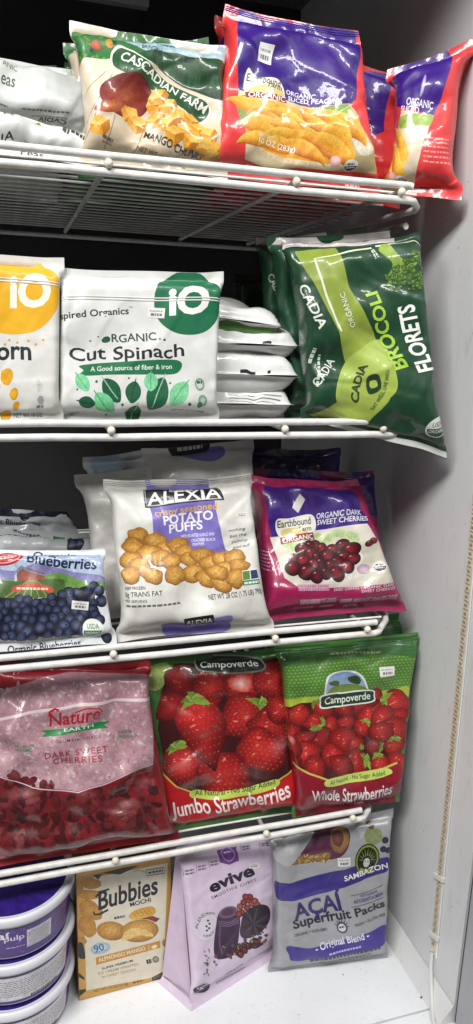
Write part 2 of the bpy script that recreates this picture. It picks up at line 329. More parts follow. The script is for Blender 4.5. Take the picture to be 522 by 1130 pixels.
# ------------------------------------------------------------------ printed surface
class Surface:
    """A curved sheet (grid of world points) that prints are laid on, as thin film following every crease."""
    def __init__(s, grid, thing, origin, mat):
        s.G = grid; s.thing = thing; s.origin = np.asarray(origin); s.mat = mat; s.items = {}; s.raw = []; s.k = 0; s.ks = 1.0
        du = np.gradient(grid, axis=1); dv = np.gradient(grid, axis=0); n = np.cross(du, dv); s.N = n/(np.linalg.norm(n, axis=-1, keepdims=True)+1e-12)
        ny, nx = grid.shape[:2]; st = max(1, nx//14)
        uv = np.stack(np.meshgrid(np.linspace(0, 1, nx), np.linspace(0, 1, ny)), -1)[::st, ::st].reshape(-1, 2); px = proj(grid[::st, ::st].reshape(-1, 3))
        vw = EYE-grid[::st, ::st].reshape(-1, 3); nn = s.N[::st, ::st].reshape(-1, 3); fc = np.abs((vw*nn).sum(1))/np.linalg.norm(vw, axis=1); fr = fc > .3
        if fr.sum() > 30: px, uv = px[fr], uv[fr]
        s.nc = px.mean(0); s.ns = np.abs(px-s.nc).max(0); p = (px-s.nc)/s.ns
        s.Hm = np.linalg.lstsq(s.basis(p), uv, rcond=None)[0]
        s.direct = None; s.area(0, 0, 1)
    def area(s, ox, oy, sc): s.o = np.array([ox, oy]); s.s = sc; return s
    def touv(s, q):
        q = np.asarray(q, float)
        if s.direct is not None: return q/s.direct
        p = (q*s.s+s.o-s.nc)/s.ns; pc = np.clip(p, -1.02, 1.02); return s.basis(pc)@s.Hm+(p-pc)*np.array([.5, -.5])
    @staticmethod
    def basis(p):                            # smooth low-order map from the design drawing to the sheet
        x, y = p[:, 0], p[:, 1]; return np.stack([1+0*x, x, y, x*x, x*y, y*y, x**3, x*x*y, x*y*y, y**3], 1)
    def sample(s, uv, off, normals=False):
        ny, nx = s.G.shape[:2]; uv = np.clip(uv, .001, .999)
        x, y = uv[:, 0]*(nx-1), uv[:, 1]*(ny-1); i, j = np.minimum(x.astype(int), nx-2), np.minimum(y.astype(int), ny-2); a, b = (x-i)[:, None], (y-j)[:, None]
        def f(G):                            # the two triangles of every cell, exactly as in the pouch mesh
            g00, g11 = G[j, i], G[j+1, i+1]; g10, g01 = G[j, i+1], G[j+1, i]
            return np.where(a >= b, g00+a*(g10-g00)+b*(g11-g10), g00+b*(g01-g00)+a*(g11-g01))
        n = f(s.N); n /= np.linalg.norm(n, axis=1, keepdims=True)+1e-12
        P = f(s.G)+n*(off if np.ndim(off) == 0 else np.asarray(off)[:, None])
        return (P, n) if normals else P
    def put(s, V, T, C, part, step=1, multi=False):
        V = np.asarray(V, float); T = np.asarray(T, np.int64); C = np.broadcast_to(np.asarray(C, float), (len(V), 3)).copy()
        if not len(T): return
        V, T, C = refine(V, T, C, 9/s.s); s.put_uv(s.touv(V), T, C, part, step, multi)
    def put_uv(s, uv, T, C, part, step=1, multi=False):
        uv = np.asarray(uv, float); T = np.asarray(T, np.int64); C = np.broadcast_to(np.asarray(C, float), (len(uv), 3))
        ok = ((uv > -.01) & (uv < 1.01)).all(1); T = T[ok[T].any(1)]
        if not len(T): return
        s.items.setdefault(part, []).append((np.clip(uv, .001, .999), T, C, .00006+.000005*s.k, multi)); s.k += step*s.ks
    def poly(s, pts, col, part='printed_picture', col2=None, axis=(0, 1)):
        q = np.array(pts, float); V = []
        for i in range(len(q)):              # only the outline needs points; the sheet's cells cut the inside later
            a, b = q[i], q[(i+1) % len(q)]; n = max(1, int(np.linalg.norm(b-a)*s.s/7)); V += [a+(b-a)*k/n for k in range(n)]
        V = np.array(V); uv = s.touv(V); tr = geometry.tessellate_polygon([[Vector((x, y, 0)) for x, y in uv]])
        C = np.array([lin(col)]*len(V))
        if col2 is not None:
            t = V@np.array(axis, float); t = (t-t.min())/(np.ptp(t)+1e-9); C = np.array([mix(col, col2, k) for k in t])
        s.put_uv(uv, np.array([t[:] for t in tr]), C, part)
    def smooth(s, pts, col, part='printed_picture', n=6, **kw):
        q = np.array(pts, float); m = len(q); out = []; n = max(2, min(n, int(np.ptp(q, axis=0).max()*s.s/m*.9)+2))
        for i in range(m):
            a, b, c, d = q[i-1], q[i], q[(i+1) % m], q[(i+2) % m]
            for t in np.arange(n)/n: w = _cr(np.array(t)); out.append(a*w[0]+b*w[1]+c*w[2]+d*w[3])
        s.poly([tuple(p) for p in out], col, part, **kw)
    def line(s, pts, w, col, part='printed_picture'):
        q = np.array(pts, float); d = np.gradient(q, axis=0); d /= np.linalg.norm(d, axis=1, keepdims=True)+1e-9; n = np.stack([-d[:, 1], d[:, 0]], 1)*w/2
        V = np.concatenate([q+n, q-n]); m = len(q); T = [t for i in range(m-1) for t in ((i, i+1, m+i), (i+1, m+i+1, m+i))]
        s.put(V, T, lin(col), part)
    def blob(s, x, y, rx, ry, rot=0, cols=('#ff0000', '#aa0000'), wob=0, n=22, part='printed_picture', light=None, seed=0, shape=None, lum=.35):
        """filled outline with a radial run of colours; light=(dx,dy) brightens the printed side of the fruit"""
        r_ = random.Random(seed); ph = [r_.uniform(0, 6.28) for _ in range(4)]
        th = np.linspace(0, 2*math.pi, n, endpoint=False)
        w = 1+wob*(np.sin(2*th+ph[0])*.5+np.sin(3*th+ph[1])*.4+np.sin(5*th+ph[2])*.3+np.sin(7*th+ph[3])*.2)
        o = np.stack([np.cos(th)*w, np.sin(th)*w], 1) if shape is None else shape(th)
        o = o*np.array([rx, ry]); cr, sr = math.cos(rot), math.sin(rot); o = o@np.array([[cr, sr], [-sr, cr]])
        m = len(cols); V = [(x, y)]; C = [lin(cols[0])]
        rad = [i/(m-1) for i in range(1, m)]
        for i, rr in enumerate(rad):
            V += [tuple(p) for p in o*rr+np.array([x, y])]; C += [lin(cols[i+1])]*n
        V = np.array(V); C = np.array(C)
        if light:
            k = ((V-np.array([x, y]))/np.array([max(rx, ry)]*2))@np.array(light, float); C = np.clip(C*(1+lum*k[:, None]), 0, 1)
        T = [(0, 1+i, 1+(i+1) % n) for i in range(n)]
        for q in range(len(rad)-1):
            b0, b1 = 1+q*n, 1+(q+1)*n
            for i in range(n): j = (i+1) % n; T += [(b0+i, b1+i, b1+j), (b0+i, b1+j, b0+j)]
        s.put(V, T, C, part)
    def text(s, st, p0, p1, h, col, bold=0, shear=0, arc=0, jit=0, part='lettering', space=1.0, outline=None, ow=.05, taper=0):
        bold = bold*.5; V, T = glyphs(st, bold, space)
        if not len(T): return
        x0, x1 = V[:, 0].min(), V[:, 0].max(); p0, p1 = np.array(p0, float), np.array(p1, float); d = p1-p0; up = np.array([d[1], -d[0]]); up /= np.linalg.norm(up)+1e-9
        def place(V):
            t = (V[:, 0]-x0)/(x1-x0); y = V[:, 1]/.70
            if jit:
                y = y+jit*np.sin(t*len(st)*2.4+1)*.5*(1)+0
                t = t+jit*.02*np.sin(t*len(st)*1.7)
            hh = h*(1+taper*(t-.5))
            return p0+np.outer(t, d)+(y*hh)[:, None]*up+np.outer(y*h*shear, d/np.linalg.norm(d))+np.outer(4*t*(1-t)*arc, up)
        if outline:
            Vo, To = glyphs(st, bold+ow, space); s.put(place(Vo), To, lin(outline), part, multi=True)
        s.put(place(V), T, lin(col), part, multi=True)
    def bars(s, p0, p1, h, col, n=8, part='lettering', seed=0):        # print too fine to read: little dashes
        r_ = random.Random(seed); p0, p1 = np.array(p0, float), np.array(p1, float); d = p1-p0; up = np.array([d[1], -d[0]])/np.linalg.norm(d)
        V = []; T = []; t = 0; k = 0
        while t < 1:
            e = min(1, t+r_.uniform(.5, 1.6)/n*.8); a, b = p0+d*t, p0+d*e
            V += [a, b, b+up*h, a+up*h]; T += [(k, k+1, k+2), (k, k+2, k+3)]; k += 4; t = e+.25/n
        s.put(V, T, lin(col), part, multi=True)
    def sticker(s, x, y, w, h, rot=0, col='#e8e8e4'):
        c, n = math.cos(rot), math.sin(rot); f = lambda a, b: (x+a*c-b*n, y+a*n+b*c)
        s.poly([f(-w/2, -h/2), f(w/2, -h/2), f(w/2, h/2), f(-w/2, h/2)], col, 'price_sticker')
        s.bars(f(-w*.38, -h*.12), f(w*.38, -h*.12), h*.12, '#9c9c9a', 5, 'price_sticker', int(x)); s.bars(f(-w*.3, h*.3), f(w*.35, h*.3), h*.26, '#77777a', 4, 'price_sticker', int(y))
    def flush(s):
        ny, nx = s.G.shape[:2]
        def emit(name, its, stuff, single=False):
            U, T, A, I, n = [], [], [], [], 0
            for q, (uv, t, c, off, _m) in enumerate(its):
                U.append(uv); T.append(t+n); A.append(np.column_stack([c, np.full(len(uv), off)])); I.append(np.full(len(t), q)); n += len(uv)
            U, T, A, I = gridsplit(np.concatenate(U)*np.array([nx-1, ny-1.]), np.concatenate(T), np.concatenate(A), np.concatenate(I))
            P, N = s.sample(U/np.array([nx-1, ny-1.]), A[:, 3], True)
            nn = np.cross(P[T[:, 1]]-P[T[:, 0]], P[T[:, 2]]-P[T[:, 0]]); ar = np.linalg.norm(nn, axis=1); fl = (nn*N[T[:, 0]]).sum(1) < 0; T[fl] = T[fl][:, ::-1]
            g = ar > 1e-11; T, I = T[g], I[g]
            for q in (range(len(its)) if single else (None,)):
                t = T if q is None else T[I == q]
                if not len(t): continue
                us, inv = np.unique(t, return_inverse=True)
                o = mesh_obj(name, P[us], inv.reshape(-1, 3), photo_of(s.mat) if name.split('_')[-1] in ('picture', 'window', 'contents', 'landscape') else s.mat, s.thing, A[us, :3], True, 'stuff' if stuff else None, s.origin)
                if len(o.data.vertices) == len(us): o.data.normals_split_custom_set_from_vertices(N[us].tolist())
        text = []
        for part, its in s.items.items():
            one = [i for i in its if not i[4]]; text += [i for i in its if i[4]]
            if one: emit(part, one, len(one) > 12, len(one) <= 12)
        if text: emit('lettering', text, True)
        for part, P, T, C in s.raw: mesh_obj(part, P, T, s.mat, s.thing, C, True, None, s.origin)
        s.raw = []
        s.items = {}

def grid_faces(ny, nx, flip=False, off=0):
    i = np.arange((ny-1)*(nx-1)); r, c = i//(nx-1), i % (nx-1); a = r*nx+c+off
    f = np.concatenate([np.stack([a, a+1, a+nx+1], 1), np.stack([a, a+nx+1, a+nx], 1)]); return f[:, ::-1] if flip else f

def quad_corners(TL, TR, BL, BR, Y, Z, lean):
    """Bottom edge on the deck (height Z, depths Y), sides leaning back by `lean` degrees; the top corners fix width and height."""
    if np.ndim(BL) == 0:
        pl = np.array([base_x(BL, Y[0], Z), Y[0], Z]); pr = np.array([base_x(BR, Y[1], Z), Y[1], Z])
        b = _n(pr-pl)
    else:
        pl = at_y(BL, Y[0]); pr = None; q = at_y(BR, Y[1]); b = q-pl; b[2] = 0; b = _n(b)
    back = np.array([-b[1], b[0], 0]); t = math.radians(lean); up = np.array([0, 0, math.cos(t)])+back*math.sin(t)
    n = np.cross(b, up)
    def hit(p): r = ray(*p); return EYE+r*((pl-EYE)@n)/(r@n)
    if pr is None: pr = hit(BR)
    return hit(TL), hit(TR), pl, pr, -n if n[1] > 0 else n

def bag(name, label, cat, TL, TR, BL, BR, Y, Z, lean, T, col, seed, mat=None, group=None, back=.7, corners=None, top=.012, lump=.25, low=.3, flat=False, cols=None, fine=2, lcell=.03, iters=230, bot=.009):
    mat = mat or GLOSS; T = T*.8
    if corners is None: tl, tr, bl, br, n = quad_corners(TL, TR, BL, BR, Y, Z, lean)
    else:
        tl, tr, bl, br = [np.array(c, float) for c in corners]; n = _n(np.cross(br-bl, tl-bl)); 
        if n@(EYE-bl) < 0: n = -n
    W = (np.linalg.norm(tr-tl)+np.linalg.norm(br-bl))/2; H = (np.linalg.norm(tl-bl)+np.linalg.norm(tr-br))/2
    if flat:
        Q = np.stack([*np.meshgrid(np.linspace(0, 1, 9), np.linspace(0, 1, 9)), np.zeros((9, 9))], -1)
    else: Q = inflate(W, H, T, seed, top=top, lump=lump, low=low, lcell=lcell, iters=iters, bot=bot)
    ny0, nx0 = Q.shape[:2]; ny, nx = (ny0-1)*fine+1, (nx0-1)*fine+1
    Qf = resize(Q, ny, nx)
    if not flat: Qf = crease(Qf, W, H, seed, {'glossy_printed_film': 1.35, 'satin_printed_film': 1.25, 'matte_printed_pouch': .7, 'silver_pouch_film': .95}.get(mat.name, .5))
    def world(Q, sgn):
        x, z, t = Q[..., :1], Q[..., 1:2], Q[..., 2:]
        return (bl*(1-x)+br*x)*(1-z)+(tl*(1-x)+tr*x)*z+n*t*sgn
    G = world(Qf, 1.0); B = world(Q, -back)
    base = (bl+br)/2
    o = empty(name, base, label, cat, group)
    V = np.concatenate([G.reshape(-1, 3), (B-n*.0004).reshape(-1, 3)])
    Fc = np.concatenate([grid_faces(ny, nx), grid_faces(ny0, nx0, True, ny*nx)])
    C = np.broadcast_to(np.array(lin(col)), (len(V), 3))
    mesh_obj('pouch', V, Fc, mat, o, C, True, origin=base)
    S = Surface(G, o, base, mat); S.base = base; S.corners = (tl, tr, bl, br, n); S.W, S.H = W, H
    # orientation check for offsets: the print must lie on the viewer's side
    if (S.N.mean((0, 1))@n) < 0: S.N = -S.N
    return S
# ------------------------------------------------------------------ cabinet
XW, YB, YF, XL, ZC = .609, .70, -.143, -.60, 1.66
def box_mesh(x0, x1, y0, y1, z0, z1):
    V = [(x, y, z) for z in (z0, z1) for y in (y0, y1) for x in (x0, x1)]
    return V, [(0, 2, 3, 1), (4, 5, 7, 6), (0, 1, 5, 4), (2, 6, 7, 3), (0, 4, 6, 2), (1, 3, 7, 5)]
def structure(name, V, Fc, mat): o = mesh_obj(name, V, Fc, mat, smooth=False); o['kind'] = 'structure'; return o
def bevel(o, w=.002, seg=2):
    m = o.modifiers.new('bevel', 'BEVEL'); m.width = w; m.segments = seg; m.limit_method = 'ANGLE'; return o
structure('floor', *box_mesh(XL, XW+.04, -.112, YB+.03, -.03, 0), FLOORM)
bevel(structure('floor_front_sill', *box_mesh(XL, XW+.04, -.30, -.1135, -.03, -.0012), FLOORM), .0015)
structure('right_wall', *box_mesh(XW, XW+.05, YF, YB+.03, .0, ZC), WALLM)
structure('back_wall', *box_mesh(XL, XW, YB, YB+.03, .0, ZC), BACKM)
structure('left_wall', *box_mesh(XL-.05, XL, YF, YB+.03, 0, ZC), WALLM)
structure('ceiling', *box_mesh(XL-.05, XW+.05, YF, YB+.03, ZC, ZC+.05), CEILM)
# sloped cove where the wall meets the floor
_V = [(XW-.022, YF+.0005, .0006), (XW-.022, YB, .0006), (XW-.0006, YF+.0005, .030), (XW-.0006, YB, .030), (XW-.0006, YF+.0005, .0006), (XW-.0006, YB, .0006)]
structure('wall_cove', _V, [(0, 1, 3, 2), (0, 2, 4), (1, 5, 3), (0, 4, 5, 1), (2, 3, 5, 4)], WALLM)
# door frame: a dark gasket joint, then the grey painted jamb
structure('door_gasket', *box_mesh(XW+.004, XW+.05, YF-.0075, YF-.0003, -.02, ZC), DARKM)
bevel(structure('door_frame', *box_mesh(XW-.002, XW+.12, YF-.09, YF-.0078, -.03, ZC), FRAMEM), .003)
# evaporator housing under the ceiling
ev = empty('evaporator_housing', (-.18, .55, 1.512), 'dark evaporator housing under the cabinet ceiling', 'cooling unit')
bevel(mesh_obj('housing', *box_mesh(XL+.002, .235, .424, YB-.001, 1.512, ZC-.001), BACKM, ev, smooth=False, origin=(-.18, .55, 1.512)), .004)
bevel(mesh_obj('front_trim', *box_mesh(XL+.002, .24, .404, .4235, 1.508, ZC-.001), FRAMEM, ev, smooth=False, origin=(-.18, .55, 1.512)), .003)

# ------------------------------------------------------------------ wire shelves
def tube(pts, r, n=8, closed=False):
    q = np.array(pts, float); d = np.gradient(q, axis=0); d /= np.linalg.norm(d, axis=1, keepdims=True)
    ref = np.array([0, 0, 1.0]) if abs(d[0][2]) < .9 else np.array([1.0, 0, 0]); V = []
    for p, t in zip(q, d):
        a = ref-t*(ref@t); a /= np.linalg.norm(a); b = np.cross(t, a)
        V += [p+r*(math.cos(k*2*math.pi/n)*a+math.sin(k*2*math.pi/n)*b) for k in range(n)]
    m = len(q); Fc = []
    for i in range(m-1):
        for k in range(n): l = (k+1) % n; Fc.append((i*n+k, (i+1)*n+k, (i+1)*n+l, i*n+l))
    Fc += [tuple(range(n))[::-1], tuple((m-1)*n+k for k in range(n))]
    return np.array(V), [tuple(f)[::-1] for f in Fc]
def ball(c, r, n=10, m=6):
    V = [(c[0], c[1], c[2]+r)]
    for i in range(1, m):
        a = math.pi*i/m; V += [(c[0]+r*math.sin(a)*math.cos(2*math.pi*k/n), c[1]+r*math.sin(a)*math.sin(2*math.pi*k/n), c[2]+r*math.cos(a)) for k in range(n)]
    V.append((c[0], c[1], c[2]-r)); Fc = [(0, 1+k, 1+(k+1) % n) for k in range(n)]
    for i in range(m-2):
        for k in range(n): l = (k+1) % n; a, b = 1+i*n, 1+(i+1)*n; Fc.append((a+k, b+k, b+l, a+l))
    e = len(V)-1; Fc += [(e, 1+(m-2)*n+(k+1) % n, 1+(m-2)*n+k) for k in range(n)]
    return np.array(V), Fc
SHELF_L, SHELF_R, SHELF_D = -.56, .508, .63
RAIL = [1.182, .882, .588, .273]
DECK = [z+.0150 for z in RAIL]
shelf_labels = ['white wire shelf with peas, mango and peach bags standing on it', 'white wire shelf with corn, spinach and broccoli bags standing on it',
                'white wire shelf with blueberry, potato and magenta cherry bags on it', 'white wire shelf with strawberry pouches and large red cherry bag on it']
def wob(x0, x1, y, z, a, seed, n=14):
    r_ = random.Random(seed); return [(x0+(x1-x0)*i/n, y+r_.uniform(-a, a), z+r_.uniform(-a, a)) for i in range(n+1)]
bars_x = [-.54, -.325, -.105, .119, .345, .488]
wire_mesh = bar_mesh = cap_mesh = None
for si, zr in enumerate(RAIL):
    cor = [(.036, .046), (.030, .04), (.046, .05), (.024, .02)][si]
    org = ((SHELF_L+SHELF_R)/2, .3, zr)
    sh = empty('wire_shelf', org, shelf_labels[si], 'shelf', 'white wire shelves of the freezer cabinet')
    xs = SHELF_R+cor[0]
    pts = wob(SHELF_L, SHELF_R-.006, 0, zr, .0006, si)+[(SHELF_R+.002, .002, zr), (SHELF_R+cor[0]*.35, cor[1]*.38, zr), (SHELF_R+cor[0]*.75, cor[1]*.80, zr), (xs, cor[1]*1.25, zr), (xs, .2, zr), (xs, .4, zr), (xs, SHELF_D, zr)]
    mesh_obj('frame_rail', *tube(pts, .0047, 10), WIREM, sh, origin=org)
    lip = wob(SHELF_L, SHELF_R-.010, -.0015, zr+.0172, .0006, 50+si)+[(SHELF_R-.004, -.0012, zr+.0172)]
    mesh_obj('lip_rail', *tube(lip, .0045, 10), WIREM, sh, origin=org)
    mesh_obj('back_rail', *tube([(SHELF_L, SHELF_D, zr), (xs, SHELF_D, zr)], .0042, 8), WIREM, sh, origin=org)
    mesh_obj('side_support', *tube([(xs+.004, .085, zr-.017), (xs+.004, SHELF_D+.06, zr-.017)], .0048, 8), WIREM, sh, origin=org)
    for x in bars_x:
        if bar_mesh is None:
            bar_mesh = mesh_obj('cross_bar', *tube([(0, -.0045, 0), (0, .3, 0), (0, SHELF_D, 0)], .0036, 8), WIREM, sh)
            cap_mesh = mesh_obj('end_cap', *ball((0, 0, 0), .0052), KNOBM, sh)
            b_, c_ = bar_mesh, cap_mesh
        else: b_, c_ = share(bar_mesh, sh), share(cap_mesh, sh)
        b_.location = (x-org[0], -org[1], .0088); c_.parent = b_; c_.location = (0, -.0052, 0)
    y = .026; k = 0
    while y < SHELF_D-.01:
        if wire_mesh is None:
            wire_mesh = mesh_obj('deck_wire', *tube(wob(SHELF_L, SHELF_R+.018, 0, 0, .0005, 99), .0017, 6), WIREM, sh); w_ = wire_mesh
        else: w_ = share(wire_mesh, sh)
        w_.location = (-org[0], y-org[1], .0134); y += .0305; k += 1
# ------------------------------------------------------------------ light strip on the wall
led = empty('led_strip', (XW-.003, -.07, .07), 'yellowed unlit LED strip running down the grey side wall', 'light strip')
def led_pt(z): t = (z-.065)/(1.6-.065); return np.array([XW, -.081+.040*t+.0012*math.sin(z*9), z])
LO = np.array((XW-.003, -.07, .07))
STRIPM = plain('yellowed_clear_sleeve', '#dcd8ca', .25, .25, 60, 0, 0, .4)
CHIPM = plain('amber_led_chip', '#b98d4c', .3, .45, 300)
CHIPW = plain('dull_solder_pad', '#9c9484', .35, .3, 200)
zz = np.linspace(.068, 1.6, 60); V = []; Fc = []
for z in zz:
    p = led_pt(z); V += [p+np.array([-.0002, -.0085, 0]), p+np.array([-.0026, -.0072, 0]), p+np.array([-.0026, .0072, 0]), p+np.array([-.0002, .0085, 0])]
for i in range(len(zz)-1):
    for k in range(3): a = i*4+k; Fc.append((a, a+1, a+5, a+4))
sleeve = mesh_obj('strip_sleeve', V, Fc, STRIPM, led, smooth=False, origin=LO)
edge = []
mesh_obj('sleeve_edge', *tube([led_pt(z)+np.array([-.0016, -.0092, 0]) for z in zz], .0013, 6), plain('clear_white_edge', '#e4e4e0', .2), led, origin=LO)
chip = pad = None; z = .085; k = 0
while z < 1.58:
    p = led_pt(z)-LO
    if chip is None:
        chip = bevel(mesh_obj('led_chip', *box_mesh(-.0038, -.0024, -.0028, .0028, -.0019, .0019), CHIPM, sleeve, smooth=False), .0005, 1); c_ = chip
        pad = mesh_obj('solder_pad', *box_mesh(-.0030, -.0024, -.0050, .0050, -.0009, .0009), CHIPW, sleeve, smooth=False); d_ = pad
    else: c_, d_ = share(chip, sleeve), share(pad, sleeve)
    c_.location = p; d_.location = p+np.array([0, 0, .0062]); z += .0125; k += 1
CLIPM = plain('white_plastic_clip', '#dcdcd8', .4)
for zc in (.205, .1):
    p = led_pt(zc)
    V, Fc = box_mesh(-.0062, -.0001, -.0125, .0125, -.0045, .0045); V = [(x, y, zz_+y*-.35) for x, y, zz_ in V]
    bevel(mesh_obj('clip', np.array(V)+p, Fc, CLIPM, led, smooth=False, origin=LO), .001)
cp = [led_pt(.072)+np.array([-.003, 0, 0]), led_pt(.06)+np.array([-.004, -.0005, 0]), (XW-.006, -.085, .045), (XW-.009, -.094, .028), (XW-.014, -.106, .014), (XW-.022, -.122, .0055), (XW-.03, -.14, .0042), (XW-.035, -.17, .0042), (XW-.035, -.25, .0042)]
cp = resize(np.array(cp)[:, None, :].repeat(2, 1), 40, 2)[:, 0]
tag(mesh_obj('power_cable', *tube(cp, .0031, 8), CLIPM, None, origin=None), 'white cable curling from the light strip onto the cabinet floor', 'cable')
# specks of dirt on the cabinet floor
CRUMB = plain('dark_crumb', '#5b5348', .8)
r_ = random.Random(4)
for i, (px, py) in enumerate([(466, 1100), (378, 1076), (330, 1120)]):
    P = at_z((px, py), 0); s_ = .0032 if i == 0 else .0014
    V = [(P[0]+s_*2.2*r_.uniform(-1, 1), P[1]+s_*r_.uniform(-1, 1), .0004+s_*r_.uniform(0, .5)) for _ in range(7)]
    bm = bmesh.new(); [bm.verts.new(v) for v in V]; bmesh.ops.convex_hull(bm, input=bm.verts); me = bpy.data.meshes.new('crumb'); bm.to_mesh(me); bm.free()
    me.materials.append(CRUMB); o = bpy.data.objects.new('crumb', me); COL.objects.link(o)
    tag(o, ('dark flake of dirt on the white floor by the wall cove', 'tiny dark speck on the floor close to the silver pouch', 'tiny dark speck on the open floor in front of the pouches')[i], 'crumb', 'specks of dirt on the cabinet floor')
# ------------------------------------------------------------------ printed fruit
def berry_shape(ln, th):
    u = (1-np.cos(th))/2; w = np.sin(np.pi*np.clip(u, 0, 1)**.72)**.75*np.sign(np.sin(th)); return np.stack([w, (u-.45)*2*ln], 1)
def strawberry(A, x, y, r, rot=0, ln=1.15, seed=0, leaf=True, tone=0, part='strawberry_picture', seeds=True):
    k0 = A.ks; A.ks = .35; rr = random.Random(seed); c0 = mix('#cf3530', '#8e1518', tone); c1 = mix('#b21c20', '#6d0c10', tone); c2 = mix('#6d0b10', '#35050a', tone)
    ph = [rr.uniform(0, 6.28) for _ in range(3)]; wb = lambda th: (1+.05*np.sin(2*th+ph[0])+.045*np.sin(3*th+ph[1])+.03*np.sin(5*th+ph[2]))[:, None]
    A.blob(x, y, r, r, rot, (c0, c1, c2), n=24, part=part, shape=lambda th: berry_shape(ln, th)*wb(th), light=(-.3, -.6), seed=seed, lum=.55)
    for _ in range(4):
        hx, hy = rr.uniform(-.5, .15)*r, rr.uniform(-.6, .3)*r; A.blob(x+hx, y+hy, r*rr.uniform(.06, .17), r*rr.uniform(.03, .07), rr.uniform(-1, .2), (mix('#f3b3a4', c0, tone), c0), n=9, part=part)
    cr, sr = math.cos(rot), math.sin(rot)
    if seeds:
        V, T, C, k = [], [], [], 0; sc = lin(mix('#c8743c', '#6a2a18', tone)); dy = .2
        for iy in range(-4, 6):
            for ix in range(-5, 6):
                a, b = (ix+.5*(iy % 2))*.19+rr.uniform(-.02, .02), iy*dy*ln*.92+rr.uniform(-.02, .02)
                u = b/(2*ln)+.45
                if not .06 < u < .95 or abs(a) > .86*math.sin(math.pi*u**.72)**.75: continue
                for q in range(5): t = q*1.2566; V.append((x+(a+.019*math.cos(t))*r*cr-(b+.034*math.sin(t))*r*sr, y+(a+.019*math.cos(t))*r*sr+(b+.034*math.sin(t))*r*cr))
                T += [(k, k+1, k+2), (k, k+2, k+3), (k, k+3, k+4)]; C += [sc]*5; k += 5
        A.put(V, T, C, part)
    if leaf:
        for q in range(7):
            a = -math.pi/2+(q-3)*.62+rr.uniform(-.15, .15); l = r*rr.uniform(.45, .75); bx, by = 0, -.78*ln*r; w = r*.13
            P = [(bx-w*math.sin(a), by+w*math.cos(a)), (bx+l*.6*math.cos(a)-w*math.sin(a), by+l*.5*math.sin(a)+w*math.cos(a)+l*.1), (bx+l*math.cos(a), by+l*.75*math.sin(a)+l*.28), (bx+l*.6*math.cos(a)+w*math.sin(a), by+l*.5*math.sin(a)-w*math.cos(a)), (bx+w*math.sin(a), by-w*math.cos(a))]
            A.poly([(x+p*cr-q_*sr, y+p*sr+q_*cr) for p, q_ in P], ('#7d9a3a', '#5f8030', '#98ae52')[q % 3], part)
    A.ks = k0
def blueberry(A, x, y, r, seed=0, part='blueberry_picture'):
    A.ks = .4
    rr = random.Random(seed); t = rr.random()*.5
    A.blob(x, y, r, r*.96, 0, (mix('#5d6a8c', '#3a4566', t), mix('#434f74', '#2b3450', t), mix('#262d48', '#1c2238', t), '#0c0f1e'), n=16, part=part, light=(-.5, -.6), lum=.6)
    a = rr.uniform(0, 6.28); cx, cy = x+r*.35*math.cos(a), y+r*.35*math.sin(a)
    if rr.random() < .55: A.blob(cx, cy, r*.3, r*.26, a, ('#0d1022', '#1c2344', '#5a6996'), n=10, part=part, wob=.2, seed=seed)
    A.ks = 1
def puff(A, x, y, rx, ry, seed=0, part='potato_picture'):
    rr = random.Random(seed); t = rr.random()*.6
    A.blob(x, y, rx, ry, rr.uniform(-.4, .4), (mix('#ecc474', '#dca850', t), mix('#e2b05a', '#d09a42', t), mix('#cf9844', '#bb8030', t), '#94632a'), n=26, wob=.17, part=part, light=(-.2, -.8), seed=seed, lum=.4)
    A.ks = .02
    for _ in range(24):
        a, q = rr.uniform(0, 6.28), rr.uniform(0, .8)**.6*.85; A.blob(x+rx*q*math.cos(a), y+ry*q*math.sin(a), rx*rr.uniform(.02, .055), rx*rr.uniform(.02, .045), 0, (rr.choice(('#6b4216', '#54501f', '#f2d08a', '#8f5a1c')),)*2, n=6, part=part)
    A.ks = 1
def chunk(A, x, y, r, rot, seed=0, part='mango_picture', cols=('#eeb23c', '#d98f20', '#a86512')):
    rr = random.Random(seed); f = lambda a, b: (x+r*(a*math.cos(rot)-b*math.sin(rot)), y+r*(a*math.sin(rot)+b*math.cos(rot))); j = lambda: rr.uniform(-.12, .12)
    a, b, c, d = (-.9+j(), -.35+j()), (-.05+j(), -.85+j()), (.95+j(), -.35+j()), (.05+j(), .12+j())
    e, g, h = (-.8+j(), .5+j()), (.1+j(), .95+j()), (.85+j(), .45+j())
    A.poly([f(*p) for p in (a, e, g, h, c, b)], cols[2], part); A.poly([f(*p) for p in (a, b, c, d)], cols[0], part, col2=mix(cols[0], '#fff0a0', .35)); A.poly([f(*p) for p in (a, d, g, e)], cols[1], part, col2=cols[0]); A.poly([f(*p) for p in (d, c, h, g)], mix(cols[1], cols[2], .5), part)
def slice_(A, x, y, r, rot, w=.8, cols=('#f2b93a', '#f6d060', '#b9561c'), part='peach_picture', seed=0):
    th = np.linspace(-1.25, 1.25, 16); o = [(r*math.sin(t)*1.15, r*(.55-math.cos(t))) for t in th]; i = [(r*math.sin(t)*1.1, r*(.55-math.cos(t)*(1-w*math.cos(t*1.22)**.7 if abs(t) < 1.249 else 1))) for t in th[::-1]]
    c, s = math.cos(rot), math.sin(rot); m = [(x+a*c-b*s, y+a*s+b*c) for a, b in o+i]
    n = 16; V = np.array(m); inner = V[n:][::-1]; outer = V[:n]; mid = (inner*.5+outer*.5)
    T = []; VV = np.concatenate([outer, mid, inner]); C = np.array([lin(cols[1])]*n+[lin(cols[0])]*n+[lin(cols[2])]*n)
    for k in range(n-1):
        for q in (0, n): T += [(q+k, q+k+1, q+n+k), (q+k+1, q+n+k+1, q+n+k)]
    A.put(VV, T, C, part)
